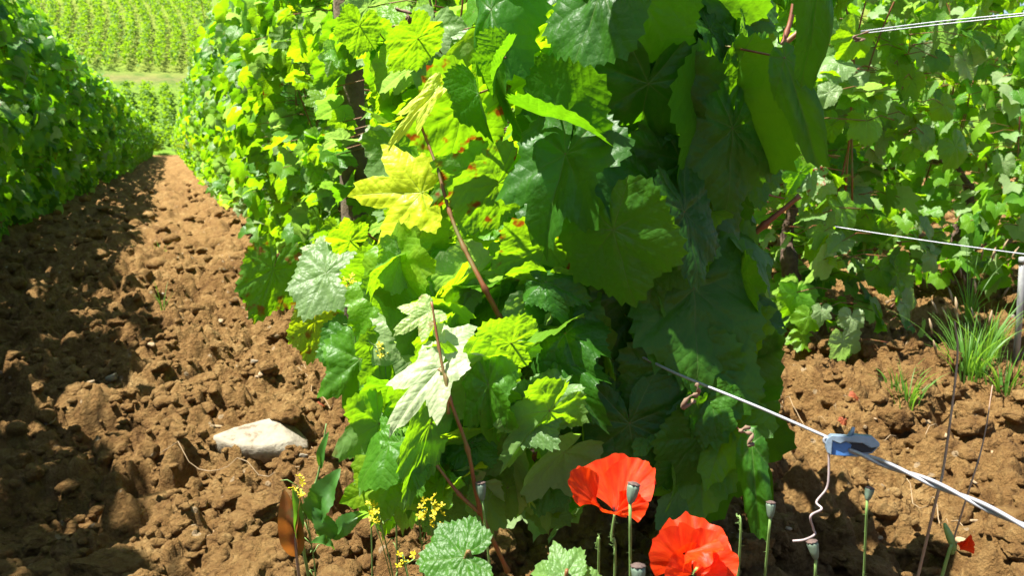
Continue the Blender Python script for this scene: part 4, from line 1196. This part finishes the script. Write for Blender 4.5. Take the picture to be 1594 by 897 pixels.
# ------------------------------------------------------------------ weeds with yellow flowers
def flower_cluster(s, c, n, spread, r):
    for _ in range(n):
        p = c + Vector((random.gauss(0, spread), random.gauss(0, spread), random.gauss(0, spread * .9)))
        nrm = (Vector((random.gauss(0, .5), random.gauss(0, .5), 1)) - Fv * .5).normalized()
        u = nrm.orthogonal().normalized(); v = nrm.cross(u); ph = random.uniform(0, 1.5)
        for k in range(4):
            a = ph + k * math.pi / 2; d = u * math.cos(a) + v * math.sin(a); w = u * -math.sin(a) + v * math.cos(a)
            G = [[p, p, p], [p + d * r * .6 - w * r * .32, p + d * r * .6 + nrm * r * .1, p + d * r * .6 + w * r * .32], [p + d * r - w * r * .2 + nrm * r * .2, p + d * r * 1.05 + nrm * r * .2, p + d * r + w * r * .2 + nrm * r * .2]]
            s.grid(np.array([[list(q) for q in row] for row in G]))
def mustard(clusters, foot, label, stem_r=.0008, r=.0036):
    root = empty('yellow_weed', tuple(foot)); tag(root, label, 'weed', 'yellow flowering weeds')
    top = clusters[0][0]
    s = Soup(); mid = (foot + top) / 2 + Rv * .008
    st = bez([foot - root.location, mid - root.location, top - root.location], 8); s.tube(st, [stem_r * 1.4] * 8 + [stem_r] * (len(st) - 8), 6)
    for c, n, sp_ in clusters[1:]:
        s.tube([mid - root.location, (mid + c) / 2 - root.location + Uv * .006, c - root.location], stem_r * .7, 5)
    for _ in range(10):     # slender pods and small leaves
        p = st[random.randrange(len(st) // 3, len(st))]; d = Vector((random.gauss(0, 1), random.gauss(0, 1), .8)).normalized() * random.uniform(.008, .02)
        s.tube([p, p + d * .6 + Vector((0, 0, .003)), p + d], [.0005, .0007, .0002], 4)
    s.build('stem', M['greenstem'], root)
    s = Soup()
    for c, n, sp_ in clusters: flower_cluster(s, c - root.location, max(3, int(n * .75)), sp_ * .85, r)
    s.build('blossom', M['yellow'], root)
mustard([(at(543, 442, .93), 16, .006), (at(556, 450, .93), 6, .004)], ground_foot(565, 1.0), 'yellow flower cluster in front of the sunlit leaves, topmost of the weeds')
mustard([(at(587, 543, .86), 7, .004), (at(598, 548, .86), 4, .003)], ground_foot(605, .98), 'small yellow flowers on a thin bent stem above the whitish vine leaf')
mustard([(at(625, 655, .80), 14, .006), (at(640, 640, .80), 6, .004)], ground_foot(650, .88), 'yellow blossoms tucked just below the whitish vine leaf')
mustard([(at(668, 800, .78), 18, .007), (at(672, 782, .78), 8, .005)], ground_foot(668, .82), 'dense yellow flower spike near the ground beside the round green leaf')
mustard([(at(590, 800, .80), 9, .006), (at(575, 790, .80), 6, .005)], ground_foot(600, .86), 'loose yellow green blossoms over the pale fallen foliage')
mustard([(at(463, 757, .86), 8, .005), (at(470, 762, .86), 4, .004)], ground_foot(468, .92), 'tiny yellow blossoms on the weed beside the white slab')
mustard([(at(627, 865, .76), 5, .004), (at(630, 873, .76), 3, .003)], ground_foot(632, .80), 'few yellow blossoms low over the bare soil')
mustard([(at(718, 890, .72), 7, .005), (at(725, 885, .72), 4, .004)], ground_foot(722, .76), 'yellow blossoms at the foot of the reddish cane')

def blade_leaf(root, base, tip, nrm, width, mat, arch=.15, wav=.05, name='leaf', seed=0, teeth=0.0):
    base, tip = Vector(base), Vector(tip); L_ = (tip - base).length; y = (tip - base).normalized(); n = Vector(nrm); n = (n - y * n.dot(y)).normalized(); x = y.cross(n)
    nv, nu = 22, 7; P = np.zeros((nv, nu, 3))
    for j in range(nv):
        v = j / (nv - 1); w = width * (math.sin(math.pi * min(1, v ** .75)) ** .8 + .05) * .5 * (1 + teeth * (1 if j % 2 else -1))
        for i in range(nu):
            u = i / (nu - 1) * 2 - 1
            q = base + y * v * L_ + x * u * w + n * (arch * L_ * math.sin(math.pi * v) + abs(u) * w * .5 + wav * w * math.sin(v * 14 + seed + u * 2))
            P[j, i] = list(q - root.location)
    s = Soup(); s.grid(P); return s.build(name, M[mat], root)
wd = empty('broadleaf_weed', tuple(ground_foot(500, .90))); tag(wd, 'leafy weed with long lance-shaped green leaves and a thin upright stem', 'weed')
local_tube(wd, 'stem', [ground_foot(480, .90), at(470, 830, .88), at(495, 740, .87), at(508, 660, .87)], [.0018, .0014, .0008], 'greenstem', 0)
blade_leaf(wd, at(488, 815, .87), at(530, 730, .86), -Fv - Rv * .4, .030, 'weed_leaf', .08, .2, seed=1, teeth=.05)
blade_leaf(wd, at(520, 838, .87), at(486, 790, .86), -Fv + Rv * .3, .020, 'weed_leaf', .1, .1, seed=2, teeth=.05)
blade_leaf(wd, at(518, 840, .87), at(570, 797, .88), -Fv + Uv * .7, .020, 'weed_leaf', .12, .1, seed=3, teeth=.05)
blade_leaf(wd, at(500, 730, .87), at(512, 672, .86), -Fv - Rv * .5, .010, 'weed_leaf', .08, .1, seed=4)
blade_leaf(wd, at(520, 856, .86), at(484, 845, .84), Uv - Fv * .6, .016, 'weed_leaf', .1, .1, seed=5)
bw = empty('broadleaf_weed', tuple(ground_foot(460, .88))); tag(bw, 'low weed with upright browned leaves rising from the soil', 'weed')
local_tube(bw, 'stem', [ground_foot(462, .88), at(462, 870, .87), at(464, 800, .87)], .0016, 'twig', 0)
blade_leaf(bw, at(462, 868, .87), at(442, 762, .86), -Fv + Rv * .2, .024, 'brown_leaf', .05, .1, seed=6)
blade_leaf(bw, at(463, 860, .87), at(470, 765, .86), -Fv - Rv * .8, .018, 'brown_leaf', .08, .1, seed=7)
blade_leaf(bw, at(463, 840, .865), at(455, 760, .855), -Fv + Rv * 1.2, .012, 'weed_leaf', .05, .1, seed=8)
# two big low vine leaves at the picture bottom belong to a young ground shoot
gs = empty('young_vine_shoot', tuple(ground_foot(740, .72))); tag(gs, 'low shoot with two broad round green leaves by the upper poppy stem', 'vine shoot')
go = np.array(gs.location)
for a, b, d, d2, tl, w, pr, var, un in [((722, 868), (664, 850), .66, .64, (-.2, .5), 1.2, HERO_ROUND, (.30, 0, 0), False), ((878, 900), (838, 868), .64, .63, (-.1, .6), 1.25, HERO_LOBE2, (.42, 0, .12), False), ((885, 905), (925, 880), .64, .63, (.2, .6), 1.1, HERO_ROUND, (.42, 0, .12), False)]:
    l2 = LeafSet(); hero(l2, a, b, d, d2, tl, w, pr, var, un, off=go); mesh_obj('leaf', l2.mesh('leaf'), M['leaf'], gs)
local_tube(gs, 'stem', [ground_foot(740, .72), at(735, 900, .67), at(722, 868, .66)], .0014, 'cane', 0)
local_tube(gs, 'stem', [ground_foot(860, .68), at(880, 925, .65), at(880, 902, .64)], .0014, 'cane', 0)

# ------------------------------------------------------------------ grass tufts on the right
def tuft(p, n, hgt, spread, label, seed, group='grass tufts between the rows', mat='grass', spikes=0):
    root = empty('grass_tuft', (p[0], p[1], zs(p[0], p[1]) - .01)); tag(root, label, 'grass tuft', group)
    rg = np.random.default_rng(seed); s = Soup(); sp_ = Soup()
    for i in range(n):
        a = rg.uniform(0, 6.28); b = Vector((math.cos(a), math.sin(a), 0)) * rg.uniform(0, spread * .3)
        h_ = hgt * rg.uniform(.45, 1.1); ln = rg.uniform(.1, .8); d = Vector((math.cos(a), math.sin(a), 0)) * h_ * ln
        w = rg.uniform(.0012, .0028); sd = Vector((-math.sin(a), math.cos(a), 0))
        rot = rg.uniform(-.8, .8); sd = (sd * math.cos(rot) + Vector((math.cos(a), math.sin(a), 0)) * math.sin(rot))
        G = []
        for j in range(7):
            t = j / 6; q = b + d * t ** 1.8 + Vector((0, 0, 1)) * h_ * (t - .28 * ln * t ** 3); ww = w * (1 - t ** 2) + .0001
            G.append([list(q - sd * ww), list(q + Vector((0, 0, .0003))), list(q + sd * ww)])
        s.grid(np.array(G))
        if i < spikes:
            sp_ = Soup(); sp_.tube([q - Vector((0, 0, .0)), q + Vector((0, 0, .02)) + d * .1, q + Vector((0, 0, .035)) + d * .2], [.002, .0032, .0008], 7, .3, i); sp_.build('seed_spike', M['straw'], root)
    s.build('blades', M[mat], root)
tuft(tuple(ground_at(1500, 640))[:2], 90, .17, .14, 'large bright green grass tuft just above the wire tensioner', 1, spikes=4)
tuft(tuple(ground_at(1530, 600))[:2], 60, .20, .12, 'tall sparse grass tuft in front of the bare brown trunk', 2, spikes=6)
tuft(tuple(ground_at(1410, 660))[:2], 34, .10, .10, 'low grass tuft with arching blades beside the tall tuft', 3)
tuft(tuple(ground_at(1560, 655))[:2], 40, .12, .12, 'short grass tuft next to the pale chips, farthest from the vines', 4)
tuft(tuple(ground_at(1400, 462))[:2], 50, .09, .2, 'small grass tuft in the gap between second and third rows', 5)
tuft(tuple(ground_at(1505, 520))[:2], 26, .26, .06, 'thin upright grass stems beside the bare-trunked vine', 6, spikes=8)
tuft(tuple(ground_at(250, 400))[:2], 16, .10, .10, 'tiny grass sprig growing in the middle of the path', 7)
tuft(tuple(ground_at(256, 500))[:2], 10, .13, .03, 'thin pale grass stalk standing in the path', 8)
tuft(tuple(ground_at(1395, 640))[:2], 14, .07, .12, 'few short grass blades behind the tensioner pin', 9)

# dry straws, twigs and fallen leaves lying on the soil
straws = [((250, 716), (500, 752), 'long dry straw lying across the soil by the white slab'), ((460, 590), (560, 690), 'dry straw crossing a fallen orange leaf beside the vine foot'), ((470, 585), (478, 660), 'short upright straw beside the fallen orange leaf'), ((1375, 702), (1520, 675), 'pale dry stick lying behind the wire tensioner'), ((1200, 595), (1285, 672), 'dry straw leaning behind the thin anchor wire'), ((1405, 755), (1475, 830), 'pale twig lying by the half-closed poppy'), ((1480, 820), (1594, 880), 'dry straw lying at the picture corner under the small poppy'), ((1310, 640), (1370, 655), 'brown dry stalk beside the tensioner pin'), ((480, 700), (540, 740), 'dry straw pointing at the weed with lance-shaped leaves'), ((1280, 590), (1300, 655), 'thin straw above the tensioner loop')]
for i, (a, b, lab) in enumerate(straws):
    pa, pb_ = ground_at(*a), ground_at(*b); pm = (pa + pb_) / 2 + Vector((random.uniform(-.02, .02), random.uniform(-.02, .02), 0))
    P = []
    for p in bez([pa, pm, pb_], 8): P.append(Vector((p.x, p.y, zs(p.x, p.y) * .5 + .016 + .012 * math.sin(len(P) * .9))))
    s = Soup(); s.tube(P, [.0008] * (len(P) - 4) + [.0007, .0006, .0005, .0003], 6, .15, i); o = s.build('dry_straw', M['straw']); tag(o, lab, 'straw', 'dry straws on the soil')
for i, (pp, r, lab) in enumerate([((482, 622), .020, 'orange dry leaf lying beside the vine foot'), ((497, 632), .014, 'smaller red dry leaf next to the orange one'), ((1312, 662), .014, 'rusty curled dry leaf just behind the wire tensioner'), ((1330, 640), .016, 'orange dry leaf standing among straws above the tensioner'), ((512, 866), .009, 'tiny orange leaf scrap at the foot of the lance-leaved weed')]):
    p = ground_at(*pp, z=.02); l2 = LeafSet(); X, Y, N = frame(np.array([.2, -.5, .8]) + RNG.normal(size=3) * .3, RNG.normal(size=3))
    l2.add(HERO_WRINK, X, Y, N, (0, 0, 0), r, 1.0, (.9, 1, 0)); me = l2.mesh('dry_leaf'); o = mesh_obj('dry_leaf', me, M['dry_leaf'])
    o.location = (p.x, p.y, zs(p.x, p.y) + r * .6); tag(o, lab, 'dry leaf', 'dry leaves on the soil')
for i, (px, py, d, lab) in enumerate([(1082, 604, .70, 'shrivelled brown vine leaf hanging on the thin anchor wire'), (1170, 672, .72, 'pinkish dried leaf caught at the lower edge of the dark leaves'), (638, 18, 1.0, 'dried pinkish tendril knot on the wire above the lit leaves'), (1335, 52, 1.55, 'dried tendril knot wound round the paired wires')]):
    c_ = at(px, py, d); s = Soup(); rgk = np.random.default_rng(i)
    pts = [Vector(rgk.normal(size=3)) * .006 + Vector((0, 0, -.002 * k)) for k in range(7)]
    s.tube(bez(pts, 6), [.0013 + .0008 * math.sin(j) for j in range(37)], 7, .3, i)
    o = s.build('dried_tendril', M['flower_cluster']); o.location = c_; tag(o, lab, 'dried tendril')
